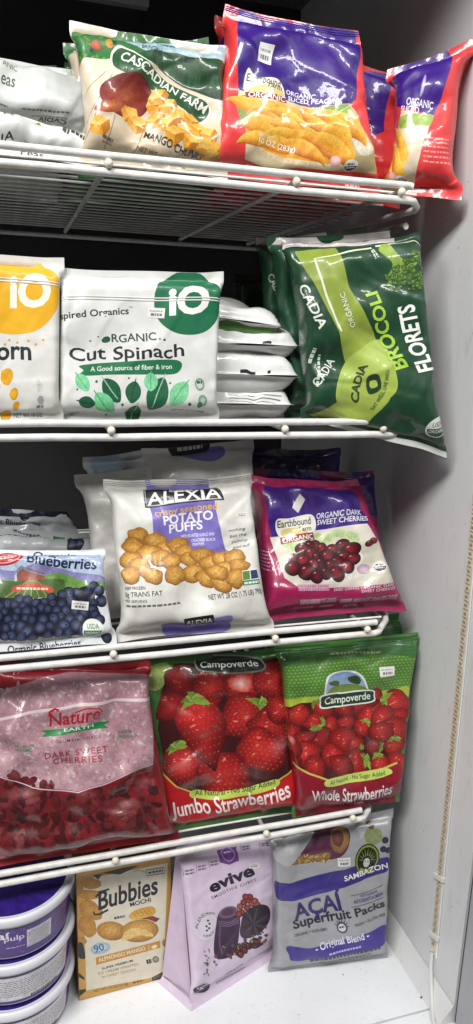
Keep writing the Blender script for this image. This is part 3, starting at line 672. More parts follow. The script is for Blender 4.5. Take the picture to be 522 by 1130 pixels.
def cherry(A, x, y, r, seed=0, part='cherry_picture', dark=0):
    rr = random.Random(seed); t = min(1, rr.random()*.6+dark)
    A.blob(x, y, r, r*rr.uniform(.85, 1), rr.uniform(0, 3), (mix('#a5182a', '#4a0a1c', t), mix('#8c1024', '#3c0716', t), mix('#5d0818', '#25040d', t), '#1d030a'), n=18, part=part, light=(-.4, -.6), seed=seed, lum=.6)
    A.blob(x-r*.3, y-r*.4, r*.22, r*.13, -.5, ('#e9a3a8', mix('#a5182a', '#4a0a1c', t)), n=10, part=part)
def seal(A, x, y, r, c1='#2f7a4d', c2='#e9efe6', part='certification_seal', txt=True):
    A.blob(x, y, r, r, 0, (c2, c2), n=28, part=part)
    th = np.linspace(.05, math.pi-.05, 14); A.poly([(x+r*.88*math.cos(t), y+r*.88*math.sin(t)) for t in th], c1, part)
    if txt: A.text('USDA', (x-r*.55, y-r*.12), (x+r*.55, y-r*.12), r*.42, c1, .03, part=part); A.text('ORGANIC', (x-r*.72, y+r*.48), (x+r*.72, y+r*.48), r*.33, c2, .02, part=part)
    else: A.bars((x-r*.5, y-r*.15), (x+r*.5, y-r*.15), r*.25, c1, 3, part); A.bars((x-r*.6, y+r*.4), (x+r*.6, y+r*.4), r*.2, c2, 4, part)
def crimp(A, w0, w1, col, part='crimp_seal', n=3):
    """raised pressed lines of a heat seal, between two heights (fractions)"""
    ny, nx = A.G.shape[:2]
    for q in range(n):
        v = w0+(w1-w0)*(q+.5)/n; u = np.linspace(.004, .996, 60); h = (w1-w0)/n*.28
        V = np.concatenate([A.sample(np.stack([u, 0*u+v-h], 1), .0002), A.sample(np.stack([u, 0*u+v], 1), .0011), A.sample(np.stack([u, 0*u+v+h], 1), .0002)])
        T = [t for k in range(59) for b in (0, 60) for t in ((b+k, b+k+1, b+60+k+1), (b+k, b+60+k+1, b+60+k))]
        A.raw.append((part, V, np.array(T), np.broadcast_to(np.array(lin(col)), (180, 3))))
def full(A, u0, u1, v0, v1, col, part='printed_band', col2=None, nb=1):
    """a band of colour between sheet fractions"""
    A.put_uv([(u0, v0), (u1, v0), (u1, v1), (u0, v1)], [(0, 1, 2), (0, 2, 3)], [lin(col), lin(col), lin(col2 or col), lin(col2 or col)], part)

# ================================================================== top shelf
D1, D2, D3, D4 = DECK
# peas, two white pillow bags lying back against each other
A = bag('vegetable_bag', 'glossy white peas bag lying lowest, beside the mango bag', 'frozen vegetables', (-105, 92), (103, 152), -95, 98, (.035, .045), D1, 38, .030, '#d5d9d6', 11, GLOSS, 'white peas bags', low=.1)
A.area(0, 50, .1916)
A.text('IA', (10, 555), (85, 557), 36, '#2c2c2c', .02); A.text('ORGANIC', (140, 556), (205, 570), 16, '#5b6a55', .01); A.text('Peas', (120, 622), (250, 655), 48, '#3b4a38', .02)
A.bars((385, 540), (470, 572), 22, '#333', 5); A.bars((340, 530), (375, 545), 26, '#444', 2); A.bars((15, 400), (55, 420), 20, '#555', 3); A.bars((10, 430), (70, 460), 12, '#666', 4); A.bars((15, 450), (75, 475), 6, '#666', 4)
A.blob(230, 455, 28, 12, .4, ('#9aa648', '#7c8a3a'), wob=.2); A.flush()
A = bag('vegetable_bag', 'glossy white peas bag lying on top of the other peas bag', 'frozen vegetables', (-110, 40), (100, 84), -100, 97, (.10, .11), D1+.040, 26, .036, '#d3d8d5', 12, GLOSS, 'white peas bags', low=.1)
A.area(0, 50, .1916)
A.text('ANIC', (10, 170), (95, 185), 20, '#5b6a55', .01); A.text('eas', (2, 228), (85, 245), 48, '#3b4a38', .02)
A.bars((205, 152), (395, 172), 20, '#3a3a3a', 10); A.bars((165, 160), (195, 150), 24, '#444', 2)
A.bars((130, 355), (395, 388), 9, '#777', 12); A.bars((190, 400), (400, 425), 7, '#888', 10); A.text('CADIA', (390, 470), (225, 442), -34, '#252b25', .03)
A.blob(158, 100, 24, 16, .3, ('#8b9a3c', '#5e7a30'), wob=.25); A.blob(90, 82, 26, 8, .2, ('#9aa860', '#86965a'), wob=.2); A.bars((0, 330), (45, 345), 10, '#777', 3); A.flush()

# mango chunks
def mango(A, full_art=True):
    A.area(75, 20, .3257); full(A, .002, .998, .86, .998, '#3c7a3f', 'printed_landscape')
    A.poly([(0, -20), (540, 20), (540, 105), (520, 190), (430, 190), (300, 160), (160, 140), (25, 150)], '#3c7a3f', 'printed_landscape', col2='#2b5c31', axis=(1, 0))
    A.smooth([(215, 66), (330, 72), (530, 96), (525, 160), (440, 158), (330, 145), (255, 128), (190, 88)], '#8fb6c9', 'printed_landscape', col2='#b7cdd0')
    A.smooth([(250, 130), (350, 128), (420, 150), (525, 165), (530, 275), (420, 230), (320, 190), (230, 160)], '#2a5533', 'printed_landscape', col2='#1d3d25')
    rr = random.Random(3)
    for q in range(26):
        x = 255+q*10.5; y = 150+q*2.6+rr.uniform(-6, 6); A.poly([(x-6, y+22), (x, y-12), (x+6, y+24)], rr.choice(('#1f4429', '#2d6038', '#244d2e')), 'printed_landscape')
    for q in range(34):
        A.blob(rr.uniform(30, 160), rr.uniform(62, 150)*.9+10, rr.uniform(5, 14), rr.uniform(3, 8), rr.uniform(0, 3), (rr.choice(('#2e6a3c', '#4b8a3c', '#1f4a2c', '#6d8f3f')),)*2, n=9, wob=.2, part='printed_landscape')
    A.blob(98, 98, 18, 12, 0, ('#c96a3a', '#a8452c'), n=12, wob=.15, part='printed_landscape'); A.blob(140, 92, 13, 12, 0, ('#d9a94a', '#b8842e'), n=12, wob=.15, part='printed_landscape')
    A.poly([(25, 150), (60, 135), (160, 140), (300, 165), (420, 235), (520, 285), (520, 520), (60, 520), (40, 470)], '#dccdb6', 'printed_wood', col2='#cdbb9f')
    for (a, b, c, d) in ((40, 260, 130, 180), (60, 360, 150, 190), (120, 450, 160, 330), (210, 470, 280, 330), (60, 430, 100, 330), (330, 500, 420, 420)): A.line([(a, b), ((a+c)/2+4, (b+d)/2), (c, d)], 3, '#8d7a64', 'printed_wood')
    O = [(146, 115), (172, 102), (215, 128), (330, 200), (420, 246), (478, 282), (490, 318), (470, 345), (440, 345), (330, 270), (215, 200), (158, 172), (143, 148)]
    A.smooth(O, '#e6e6d4', 'brand_banner'); c = np.mean(O, 0); A.smooth([tuple(c+(np.array(p)-c)*np.array([.965, .93])) for p in O], '#23522f', 'brand_banner')
    A.text('CASCADIAN FARM', (172, 146), (468, 312), 27, '#eef0e4', .03, part='brand_banner')
    A.text('THE FARM', (268, 103), (358, 116), 16, '#1c2430', .03); A.blob(253, 94, 9, 9, 0, ('#c8403a', '#a82c2c'), n=12, wob=.2); A.text('BRINGING YOU THE BEST', (245, 120), (420, 160), 11, '#2a3440', .01)
    A.blob(200, 262, 92, 72, .12, ('#b2613f', '#a3492f', '#8d2f26', '#6c1c1c'), n=34, wob=.03, part='mango_picture', light=(-.2, .7), lum=.6)
    A.blob(150, 300, 60, 22, -.3, ('#d5853c', '#c0653a', '#a8482f'), n=20, part='mango_picture')
    rr = random.Random(8)
    for q, (x, y) in enumerate([(110, 370), (215, 320), (300, 290), (240, 352), (345, 300), (300, 345), (375, 335), (340, 365), (420, 345), (395, 390), (355, 400), (440, 380), (470, 400), (410, 425), (455, 440), (480, 455), (310, 265), (470, 475)]):
        chunk(A, x, y, 36 if x < 330 else 33, rr.uniform(-.6, .9), q)
    A.text('MANGO CHUNKS', (256, 402), (446, 490), 24, '#2b2f24', .035, part='lettering'); A.text('NET WT 10 OZ (283g)', (228, 440), (400, 512), 15, '#4c4a40', .01)
    A.bars((118, 405), (150, 418), 9, '#6a5a48', 3); A.bars((118, 420), (145, 432), 5, '#6a5a48', 3)
A = bag('fruit_bag', 'mango chunks bag with green landscape top leaning on the top shelf', 'frozen fruit', (82, 26), (247, 52), 93, 247, (.045, .045), D1, 13, .026, '#cfc2ae', 21, GLOSS, 'mango bags', lump=.45)
mango(A); A.flush()
A = bag('fruit_bag', 'second mango bag, mostly hidden, its green corner showing behind the front one', 'frozen fruit', (74, 50), (226, 44), 90, 232, (.115, .115), D1, 12, .026, '#35723d', 22, GLOSS, 'mango bags')
A.area(75, 20, .3257); A.poly([(0, 130), (480, 120), (480, 520), (20, 520)], '#c9bba4', 'printed_wood'); A.line([(8, 92), (30, 112), (22, 128)], 5, '#d7dcc0'); A.flush()

# sliced peaches
RED = '#e23a3c'; PUR = '#3a1884'
def peach(A):
    A.area(230, 0, .364); full(A, .10, .97, .84, .998, PUR, 'printed_panel')
    A.poly([(90, 50), (450, 90), (440, 300), (420, 318), (330, 320), (230, 300), (130, 285), (95, 270)], PUR, 'printed_panel', col2='#321474')
    A.poly([(96, 262), (130, 275), (240, 302), (330, 322), (424, 312), (432, 330), (455, 400), (500, 480), (496, 525), (380, 515), (170, 500), (108, 480), (112, 380), (86, 320)], '#d9cda8', 'printed_panel', col2='#b8a878', axis=(1, 0))
    A.smooth([(86, 300), (118, 282), (140, 330), (120, 400), (100, 380)], '#7f9a4c', 'leaf_picture'); A.smooth([(330, 330), (400, 318), (425, 322), (415, 370), (380, 385), (350, 370)], '#7fa63e', 'leaf_picture', col2='#a8c46a'); A.smooth([(420, 330), (450, 400), (480, 460), (440, 470), (420, 400)], '#e0d9c2', 'leaf_picture')
    A.smooth([(120, 430), (200, 400), (330, 450), (400, 490), (390, 512), (300, 505), (180, 470)], '#d9b277', 'bowl_picture', col2='#efe2c0')
    A.smooth([(105, 370), (170, 335), (250, 325), (330, 350), (400, 400), (425, 450), (400, 490), (320, 490), (200, 465), (130, 430)], '#dd8f22', 'peach_picture', col2='#e8a834')
    rr = random.Random(17)
    for q in range(20):
        t = q/19; x, y = 130+(q*67 % 280), 345+t*115+(q*67 % 280)*.12-20; slice_(A, x, min(y, 478), rr.uniform(58, 84), rr.uniform(0, .7)+.5*(x > 300), rr.uniform(.6, .8), seed=q, cols=(mix('#f2b93a', '#e59a28', rr.random()), mix('#f6d060', '#eeb844', rr.random()), mix('#b9561c', '#d0801f', rr.random())))
    A.smooth([(122, 205), (150, 232), (215, 240), (230, 300), (180, 305), (112, 270)], '#e9e6da', 'brand_badge'); A.smooth([(125, 262), (165, 255), (218, 268), (226, 290), (170, 292), (124, 284)], '#d8c27a', 'brand_badge')
    A.text('Earthbound', (116, 238), (216, 262), 21, '#20382c', .03, part='brand_badge'); A.text('Farm', (178, 262), (220, 275), 17, '#20382c', .03, part='brand_badge')
    A.poly([(112, 270), (232, 292), (238, 312), (114, 290)], '#7c1420', 'brand_badge'); A.text('ORGANIC', (119, 289), (232, 309), 17, '#f0e8dc', .035, part='brand_badge')
    A.text('ORGANIC', (236, 280), (328, 293), 15, '#eceaf4', .035); A.text('SLICED PEACHES', (243, 301), (402, 315), 15, '#eceaf4', .035)
    A.sticker(176, 166, 46, 46, .12)
    A.text('NET WT', (150, 420), (195, 430), 11, '#f4efe0', .01); A.text('10 OZ (283g)', (150, 436), (262, 462), 15, '#f4efe0', .02)
    A.blob(380, 486, 15, 15, 0, ('#f1d8d2', '#e2a69e'), n=18, part='certification_seal'); seal(A, 422, 500, 18, '#30343a', '#e9e6e0', txt=False)
    A.text('ORGANIC', (272, 527), (335, 533), 10, '#f3c9c6', .01); A.bars((110, 500), (140, 503), 6, '#f3c9c6', 3); A.bars((420, 570), (460, 577), 10, '#f3c9c6', 4)
    crimp(A, .965, .995, '#3a1e9c', n=3)
A = bag('fruit_bag', 'purple and red peach bag with large peach slices facing the front', 'frozen fruit', (253, 8), (391, 36), 226, 414, (.048, .048), D1, 12, .036, RED, 31, GLOSS, 'peach bags', lump=.3, top=.014)
peach(A); A.flush()
A = bag('fruit_bag', 'peach bag squeezed behind between the other two peach bags', 'frozen fruit', (242, 22), (440, 84), 252, 437, (.135, .125), D1, 10, .034, RED, 32, GLOSS, 'peach bags', lump=.3)
A.area(390, 40, .2529)
A.poly([(-640, 0), (160, 150), (135, 420), (60, 452), (-640, 320)], PUR, 'printed_panel'); A.text('ORGANIC', (-40, 290), (62, 345), 30, '#e4e2f0', .03); A.text('PEACHES', (-40, 360), (82, 425), 30, '#e4e2f0', .03); A.flush()
# the third peach bag, turned, its red side towards the front
A = bag('fruit_bag', 'peach bag turned sideways at the shelf end, red side bulging past the rail', 'frozen fruit', (436, 76), (516, 47), 424, 500, (.075, .022), D1-.002, 11, .045, RED, 33, GLOSS, 'peach bags', lump=.25, low=.5)
A.area(390, 40, .2529)
A.poly([(170, 120), (430, 30), (440, 60), (395, 200), (345, 335), (185, 300)], PUR, 'printed_panel')
A.poly([(215, 320), (345, 335), (300, 460), (258, 680), (115, 690), (150, 560)], '#dccfb4', 'printed_panel')
A.smooth([(210, 345), (335, 330), (325, 385), (260, 395), (205, 390)], '#96b548', 'leaf_picture'); A.smooth([(270, 385), (320, 390), (300, 450), (250, 460)], '#e9e2cf', 'leaf_picture')
for q, (x, y, r, rot) in enumerate([(200, 440, 60, 1.2), (215, 500, 70, 1.4), (180, 530, 80, 1.35), (160, 600, 60, 1.5), (205, 570, 60, 1.3)]): slice_(A, x, y, r, rot, .8, seed=q)
A.blob(150, 610, 38, 30, .3, ('#e0b24a', '#d29a3a', '#a86a24'), part='peach_picture'); A.blob(188, 612, 17, 24, 0, ('#f1c8c2', '#dd9a94'), n=16, part='certification_seal'); seal(A, 216, 616, 19, '#30343a', '#e9e6e0', txt=False)
A.text('ORGANIC', (232, 300), (340, 308), 26, '#eceaf4', .03, jit=.1); A.text('SLICED', (212, 325), (285, 330), 24, '#eceaf4', .03)
for q in range(6): A.bars((300, 545-q*20), (420, 575-q*20), 7, '#f09a98', 7, seed=q)
A.line([(188, 108), (300, 62), (432, 38)], 14, '#c9c6d2', 'crimp_seal'); A.blob(300, 235, 7, 40, .35, ('#d9d6ea', '#8a7cc0'), n=12, part='printed_panel'); A.flush()  # the pale streak is a glint painted onto the purple film

# further bags behind, added to keep light off the deck; seen only through the wires
for q, (x0, x1, yy, cc, lab, cat) in enumerate([(-.12, .08, .235, '#c9cec8', 'white bag in the second row behind the peas bags', 'frozen vegetables'), (.10, .28, .215, '#3f7a3c', 'green bag in the second row behind the mango bags', 'frozen fruit'), (.31, .53, .235, '#c8333a', 'red bag in the second row behind the peach bags', 'frozen fruit'),
        (-.12, .08, .34, '#c9cec8', 'white bag in the third row, deepest behind the peas', 'frozen vegetables'), (.10, .28, .32, '#35703a', 'green bag in the third row, deepest behind the mango', 'frozen fruit'), (.31, .53, .34, '#b82f38', 'red bag in the third row, deepest behind the peaches', 'frozen fruit')]):
    A = bag('fruit_bag' if cat[-1] == 't' else 'vegetable_bag', lab, cat, None, None, None, None, None, None, None, .045, cc, 300+q, GLOSS, 'filler bags in the rows behind on the top shelf', corners=[(x0, yy+.05, D1+.17), (x1, yy+.05, D1+.17), (x0, yy, D1+.001), (x1, yy, D1+.001)], back=1.0, low=.5, fine=1, iters=120)
    full(A, .01, .99, .45, .95, '#d9d4c4' if q % 3 == 1 else cc, 'printed_band') if q % 3 == 1 else None; A.flush()

# ================================================================== second shelf
A = bag('vegetable_bag', 'white corn pouch with yellow patch beside the spinach pouch', 'frozen vegetables', (-108, 272), (67, 286), -104, 66, (.022, .022), D2, 5, .020, '#dcdcd8', 41, MATTE, 'white pouches with coloured patches', low=.2, lump=.12)
A.area(0, 230, .5)
A.blob(22, 186, 112, 90, .1, ('#e8b01e', '#e8b01e'), wob=.03, n=44, part='brand_patch')
A.text('iO', (22, 215), (110, 213), 62, '#f6f2e4', .085, part='brand_patch'); A.text('Corn', (-45, 334), (70, 334), 42, '#26262a', .05, jit=.06)
for x, y, r in ((15, 372, 18), (30, 408, 12), (14, 458, 16), (-20, 420, 20), (35, 432, 9), (-10, 395, 14)): A.blob(x, y, r*.8, r, .3, ('#eab22a', '#dda01c'), n=14, wob=.1)
for x, y in ((12, 300), (40, 296), (64, 292), (96, 290), (80, 300), (22, 290)): A.blob(x, y, 3, 3, 0, ('#d9a53a',)*2, n=8)
A.text('NET WT 10 OZ', (33, 465), (96, 463), 9, '#333', .01); A.blob(84, 390, 8, 14, 0, ('#b9bab4', '#dcdcd8'), n=14); A.blob(86, 420, 7, 9, 0, ('#8f908c', '#b0b0aa'), n=12); A.bars((78, 436), (92, 436), 6, '#777', 2); crimp(A, .80, .83, '#d6d8d5', 'zip_closure', 2); A.flush()

A = bag('vegetable_bag', 'white cut spinach pouch with dark green patch and printed leaves', 'frozen vegetables', (67, 297), (243, 301), 62, 238, (.030, .030), D2, 4, .020, '#dcdedb', 42, MATTE, 'white pouches with coloured patches', low=.3, lump=.12)
A.area(60, 290, .3544)
A.blob(416, 124, 108, 98, .1, ('#156b46', '#156b46'), wob=.03, n=44, part='brand_patch')
A.text('iO', (357, 158), (480, 152), 72, '#f2f4ee', .085, part='brand_patch'); A.text('Inspired Organics', (-8, 172), (232, 156), 20, '#22332a', .04); A.text('™', (232, 142), (243, 141), 7, '#22332a', 0)
A.text('RGANIC', (178, 247), (320, 240), 26, '#2d4a36', .035, jit=.12); A.blob(160, 238, 15, 10, -.4, ('#1f6b42', '#175535'), n=14, wob=.1)
A.text('Cut Spinach', (45, 308), (408, 294), 42, '#20242a', .03, jit=.16)
A.smooth([(82, 322), (200, 312), (382, 304), (384, 345), (300, 350), (180, 352), (84, 354), (90, 338)], '#1b7048', 'printed_banner'); A.text('A Good source of fiber & iron', (112, 342), (368, 332), 15, '#e8f0e6', .02, part='printed_banner', jit=.06)
def leaf(x, y, l, w, rot, col, vein):
    c, s = math.cos(rot), math.sin(rot); f = lambda a, b: (x+a*c-b*s, y+a*s+b*c)
    A.smooth([f(-l, 0), f(-l*.45, -w*.85), f(l*.3, -w*.9), f(l*.95, 0), f(l*.3, w*.9), f(-l*.45, w*.85)], col, 'leaf_picture'); A.line([f(-l*1.25, 0), f(0, w*.06), f(l*.7, 0)], 3, vein, 'leaf_picture')
leaf(90, 375, 32, 20, .9, '#7fcf9a', '#58a878'); leaf(180, 398, 42, 26, .9, '#175c3c', '#9ac8a8'); leaf(158, 438, 42, 28, .9, '#74cf95', '#4a9e6c'); leaf(105, 430, 26, 17, .2, '#175c3c', '#0f4a30'); leaf(245, 402, 32, 24, 1.8, '#175c3c', '#0d432b')
leaf(318, 410, 56, 32, 2.0, '#1a6340', '#a5d0b0'); leaf(300, 372, 28, 22, 1.6, '#7fd49c', '#58a878'); leaf(384, 405, 42, 26, 2.3, '#7fcf9a', '#58a878'); leaf(245, 472, 36, 26, 1.9, '#195f3e', '#8abf9a')
for x, y, r in ((132, 372, 4), (232, 362, 3), (415, 434, 5), (212, 436, 4), (160, 480, 3), (75, 395, 3), (345, 238, 4), (110, 242, 3), (260, 470, 3), (360, 375, 3), (330, 235, 3), (135, 228, 2.5)): A.blob(x, y, r, r, 0, ('#2f5a44',)*2, n=10)
A.text('NET WT 10 OZ (283g)', (362, 462), (470, 470), 11, '#333c36', .012); A.text('3078574', (32, 490), (75, 474), 10, '#555', .01)
A.blob(450, 380, 14, 18, 0, ('#dcdedb', '#dcdedb', '#3a7a52'), n=20, part='certification_seal'); A.bars((442, 378), (458, 378), 8, '#2d6a44', 2, 'certification_seal'); A.blob(455, 425, 13, 15, 0, ('#dcdedb', '#4a8a62'), n=20, part='certification_seal'); A.blob(446, 437, 8, 9, .4, ('#2d6a44', '#3a7a52'), n=12, part='certification_seal')
A.sticker(317, 153, 54, 30, .06); crimp(A, .775, .805, '#d6d8d5', 'zip_closure', 2); A.flush()

# four white bags lying flat in a stack, ends to the front
stack_lab = ['white bag at the bottom of the flat stack between spinach and broccoli', 'white bag second up in the flat stack beside the spinach pouch', 'white bag third up in the flat stack beside the spinach pouch', 'white bag with green top face, uppermost of the flat stack']
for q, (xr, zc, dz, yy) in enumerate([(.372, .0195, .0, .055), (.376, .0590, .0, .050), (.377, .0990, .0, .055), (.355, .137, -.012, .065)]):
    z = D2+zc; x0 = .185
    A = bag('vegetable_bag', stack_lab[q], 'frozen vegetables', None, None, None, None, None, None, None, .037, '#e2e3e1', 60+q, GLOSS, 'white bags stacked flat', corners=[(x0, yy+.23, z), (xr, yy+.23, z+dz*.5), (x0, yy, z+.002), (xr, yy, z+dz)], back=.85, top=.01, bot=.004, low=.6, lump=.6, lcell=.045)
    if q == 1: full(A, .60, .70, .03, .05, '#1c1c1e', 'registration_mark'); full(A, .78, .80, .03, .05, '#1c1c1e', 'registration_mark')
    if q == 2: full(A, .74, .80, .025, .04, '#2a2a2c', 'registration_mark')
    if q == 0:
        for k in range(3): A.put_uv([(.55, .03+k*.02), (.9, .03+k*.02), (.9, .036+k*.02), (.55, .036+k*.02)], [(0, 1, 2), (0, 2, 3)], lin('#6a6a6a'), 'registration_mark')
    if q == 3:
        full(A, .01, .99, .045, .9, '#4f7a34', 'printed_band', '#6d9650'); rr = random.Random(5)
        for _ in range(40): 
            u, v = rr.uniform(.1, .95), rr.uniform(.07, .5); A.put_uv([[u+.03*math.cos(t), v+.02*math.sin(t)] for t in np.arange(7)*.9], [(0, i, i+1) for i in range(1, 6)], lin(rr.choice(('#3d6a2c', '#86a860', '#2f5526'))), 'leaf_picture')
    A.flush()
# broccoli bags
def broccoli_floret(A, x, y, sc, rot):
    rr = random.Random(2); c, s = math.cos(rot), math.sin(rot); f = lambda a, b: (x+sc*(a*c-b*s), y+sc*(a*s+b*c))
    A.smooth([f(-.25, 1.0), f(-.15, .2), f(-.7, -.1), f(-.2, -.25), f(.35, -.2), f(.75, .0), f(.2, .3), f(.25, 1.0)], '#9cb84e', 'broccoli_picture', col2='#6d9236')
    for q in range(130):
        a, r = rr.uniform(0, 6.28), rr.random()**.6; px, py = f(math.cos(a)*r*.95, -.45+math.sin(a)*r*.55+.25*abs(math.cos(a)*r)); k = rr.random(); A.blob(px, py, sc*rr.uniform(.05, .12), sc*rr.uniform(.05, .1), rr.uniform(0, 3), (mix('#6f9438', '#a8c45a', k*.7), mix('#3d6424', '#56802e', k), '#2a4a1c'), n=8, wob=.15, part='broccoli_picture', seed=q)
GR = '#164329'
def broc(A):
    A.area(310, 250, .3544)
    A.poly([(45, 85), (165, 62), (210, 190), (300, 330), (360, 490), (330, 545), (270, 600), (100, 598), (90, 590), (170, 540), (205, 430), (180, 320), (110, 190)], '#869a3a', 'printed_band', col2='#9aac48', axis=(.3, 1))
    A.line([(190, 325), (140, 215), (103, 110), (160, 98), (285, 76)], 6, '#dfe8cf', 'printed_frame'); A.line([(300, 68), (408, 52), (436, 100)], 6, '#dfe8cf', 'printed_frame')
    A.smooth([(200, 430), (245, 390), (325, 355), (360, 490), (330, 540), (285, 575), (250, 590), (190, 560), (165, 520)], '#aabf5a', 'brand_badge', col2='#9db24c')
    broccoli_floret(A, 368, 128, 74, 2.45)
    A.text('BROCOLI', (392, 440), (300, 196), 40, '#a5cf3e', .055); A.text('FLORETS', (452, 450), (395, 235), 38, '#f0f4ea', .055); A.text('ORGANIC', (235, 310), (192, 205), 16, '#e2ead2', .02)
    A.text('FROZEN VEGETABLES', (480, 460), (463, 240), 13, '#e6ecdf', .03); A.bars((500, 465), (492, 340), 7, '#cfdcc8', 9); A.bars((278, 88), (290, 110), 5, '#cfdcc8', 3); A.bars((284, 84), (298, 106), 5, '#cfdcc8', 3)
    A.text('CADIA', (240, 548), (274, 436), 24, '#22402a', .05, arc=9, part='brand_badge'); A.smooth([(268, 474), (302, 466), (310, 506), (272, 520)], '#22402a', 'brand_badge'); A.smooth([(277, 486), (296, 483), (300, 500), (279, 505)], '#a9c34e', 'brand_badge')
    A.text('EAT WELL. LIVE WELL.', (285, 565), (335, 450), 11, '#3d5a34', .01, arc=-14, part='brand_badge')
    A.text('CADIA', (62, 190), (125, 320), 26, '#dfe6da', .04); A.bars((105, 430), (118, 380), 9, '#c6d2c0', 4); A.bars((122, 500), (130, 400), 7, '#c6d2c0', 7); A.text('CADIA', (122, 500), (172, 420), 22, '#dfe6da', .03)
    A.line([(455, 210), (500, 310), (522, 400), (512, 490), (492, 580)], 3.5, '#e3e8de', 'printed_frame')
    seal(A, 462, 614, 28, GR, '#e9efe6'); A.poly([(488, 515), (506, 512), (500, 580), (484, 582)], '#8fa4cc', 'certification_seal'); A.bars((494, 578), (501, 518), 8, '#2c4a8c', 4, 'certification_seal')
    full(A, .004, .80, .962, .998, '#c5c2c2', 'heat_seal'); full(A, .10, .996, .002, .030, '#cdd0cb', 'heat_seal')
A = bag('vegetable_bag', 'dark and light green broccoli bag hanging over the shelf end', 'frozen vegetables', (317, 271), (457, 260), (339, 464), (487, 503), (.018, -.006), D2, 6, .036, GR, 71, GLOSS, 'broccoli bags', lump=.3, top=.008, low=.35)
broc(A); A.flush()
for q, (a, b, c, d, yy, lab) in enumerate([((299, 262), (425, 256), 318, 430, .085, 'dark green broccoli bag directly behind the front broccoli bag'), ((286, 262), (400, 252), 300, 410, .15, 'dark green broccoli bag farthest back behind the other broccoli bags')]):
    A = bag('vegetable_bag', lab, 'frozen vegetables', a, b, c, d, (yy, yy), D2, 4, .03, '#1c4a31', 72+q, GLOSS, 'broccoli bags')
    full(A, .005, .995, .955, .995, '#b9b6b4', 'crimp_seal'); A.area(230, 250, .2299); A.text('CADIA', ((285, 240) if q else (440, 290)), ((345, 350) if q else (520, 470)), 30, '#c9d2c6', .03); A.flush()
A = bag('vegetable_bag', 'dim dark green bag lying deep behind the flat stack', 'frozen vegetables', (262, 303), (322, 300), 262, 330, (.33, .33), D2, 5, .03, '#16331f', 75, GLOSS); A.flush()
# ================================================================== third shelf
def blue(A):
    A.area(0, 540, .2395)
    A.poly([(-150, 298), (470, 298), (470, 480), (-150, 480)], '#a9bfdc', 'printed_landscape', col2='#c6d3e2')
    A.smooth([(-150, 350), (60, 375), (160, 345), (250, 360), (340, 380), (475, 400), (475, 440), (-150, 440)], '#8a86b8', 'printed_landscape'); A.smooth([(180, 400), (280, 385), (380, 420), (470, 425), (470, 470), (-150, 480), (-150, 400), (60, 415)], '#6d9a4a', 'printed_landscape')
    A.smooth([(-150, 410), (60, 420), (260, 410), (300, 430), (250, 490), (-150, 510)], '#4d6a35', 'printed_landscape')
    for q in range(7): A.line([(150, 400), (20+q*40, 500)], 4, '#a8a05a', 'printed_landscape')
    A.poly([(78, 372), (125, 362), (205, 385), (208, 415), (80, 420)], '#9c5a4a', 'barn_picture'); A.poly([(70, 376), (100, 352), (135, 372), (210, 392), (205, 398), (128, 380), (104, 366), (78, 384)], '#7d8aa0', 'barn_picture'); A.poly([(66, 395), (76, 380), (78, 420), (66, 420)], '#c6d2dc', 'barn_picture')
    A.smooth([(52, 455), (80, 440), (150, 432), (240, 450), (236, 475), (150, 455), (70, 470)], '#c8503a', 'printed_banner'); A.bars((75, 458), (225, 462), 10, '#f0d8b8', 9, 'printed_banner')
    A.blob(20, 318, 88, 36, -.1, ('#c62a34', '#b8242e'), part='brand_badge'); A.blob(20, 318, 74, 27, -.1, ('#e8c9c4', '#e8d4cc'), part='brand_badge'); A.blob(20, 318, 70, 24, -.1, ('#bd2833', '#b8242e'), part='brand_badge'); A.text("Cascadian", (-40, 336), (75, 318), 26, '#f2e6de', .03, .2, part='brand_badge')
    A.text('Organic', (150, 302), (352, 312), 30, '#1d2f63', .05, part='lettering'); A.text('Blueberries', (124, 338), (440, 368), 44, '#16244f', .045, 0, -8)
    rr = random.Random(12); pts = []
    for q in range(2600):
        x, y = rr.uniform(-140, 470), rr.uniform(430, 690); yt = 505-(x-150)*.22 if x > 150 else 508
        if y < yt or y > 690-abs(x-100)*.12 or (x > 440 and y > 520): continue
        if all((x-a)**2+(y-b)**2 > 31**2 for a, b in pts): pts.append((x, y))
    A.smooth([(-150, 510), (60, 500), (150, 505), (300, 480), (420, 440), (440, 520), (455, 600), (380, 660), (250, 672), (-150, 672)], '#12172c', 'blueberry_picture')
    pts.sort(key=lambda p: p[1])
    for q, (x, y) in enumerate(pts): blueberry(A, x, y, rr.uniform(22, 31), q)
    for q, (x, y) in enumerate(((438, 578), (455, 600), (495, 685))): blueberry(A, x, y, 25, 900+q)
    A.text('NET WT 10 OZ (283g)', (148, 706), (335, 690), 18, '#2b2f3a', .012); A.text('Organic Blueberries', (35, 756), (375, 724), 26, '#24304f', .03)
    seal(A, 424, 642, 47); A.sticker(372, 536, 76, 40, .08)
A = bag('fruit_bag', 'blueberry bag with printed red barn standing in front', 'frozen fruit', (-70, 606), (113, 607), -66, 126, (.022, .016), D3, 18, .020, '#dfe2e6', 81, GLOSS, 'blueberry bags', lump=.4, low=.4, top=.005)
blue(A); A.flush()
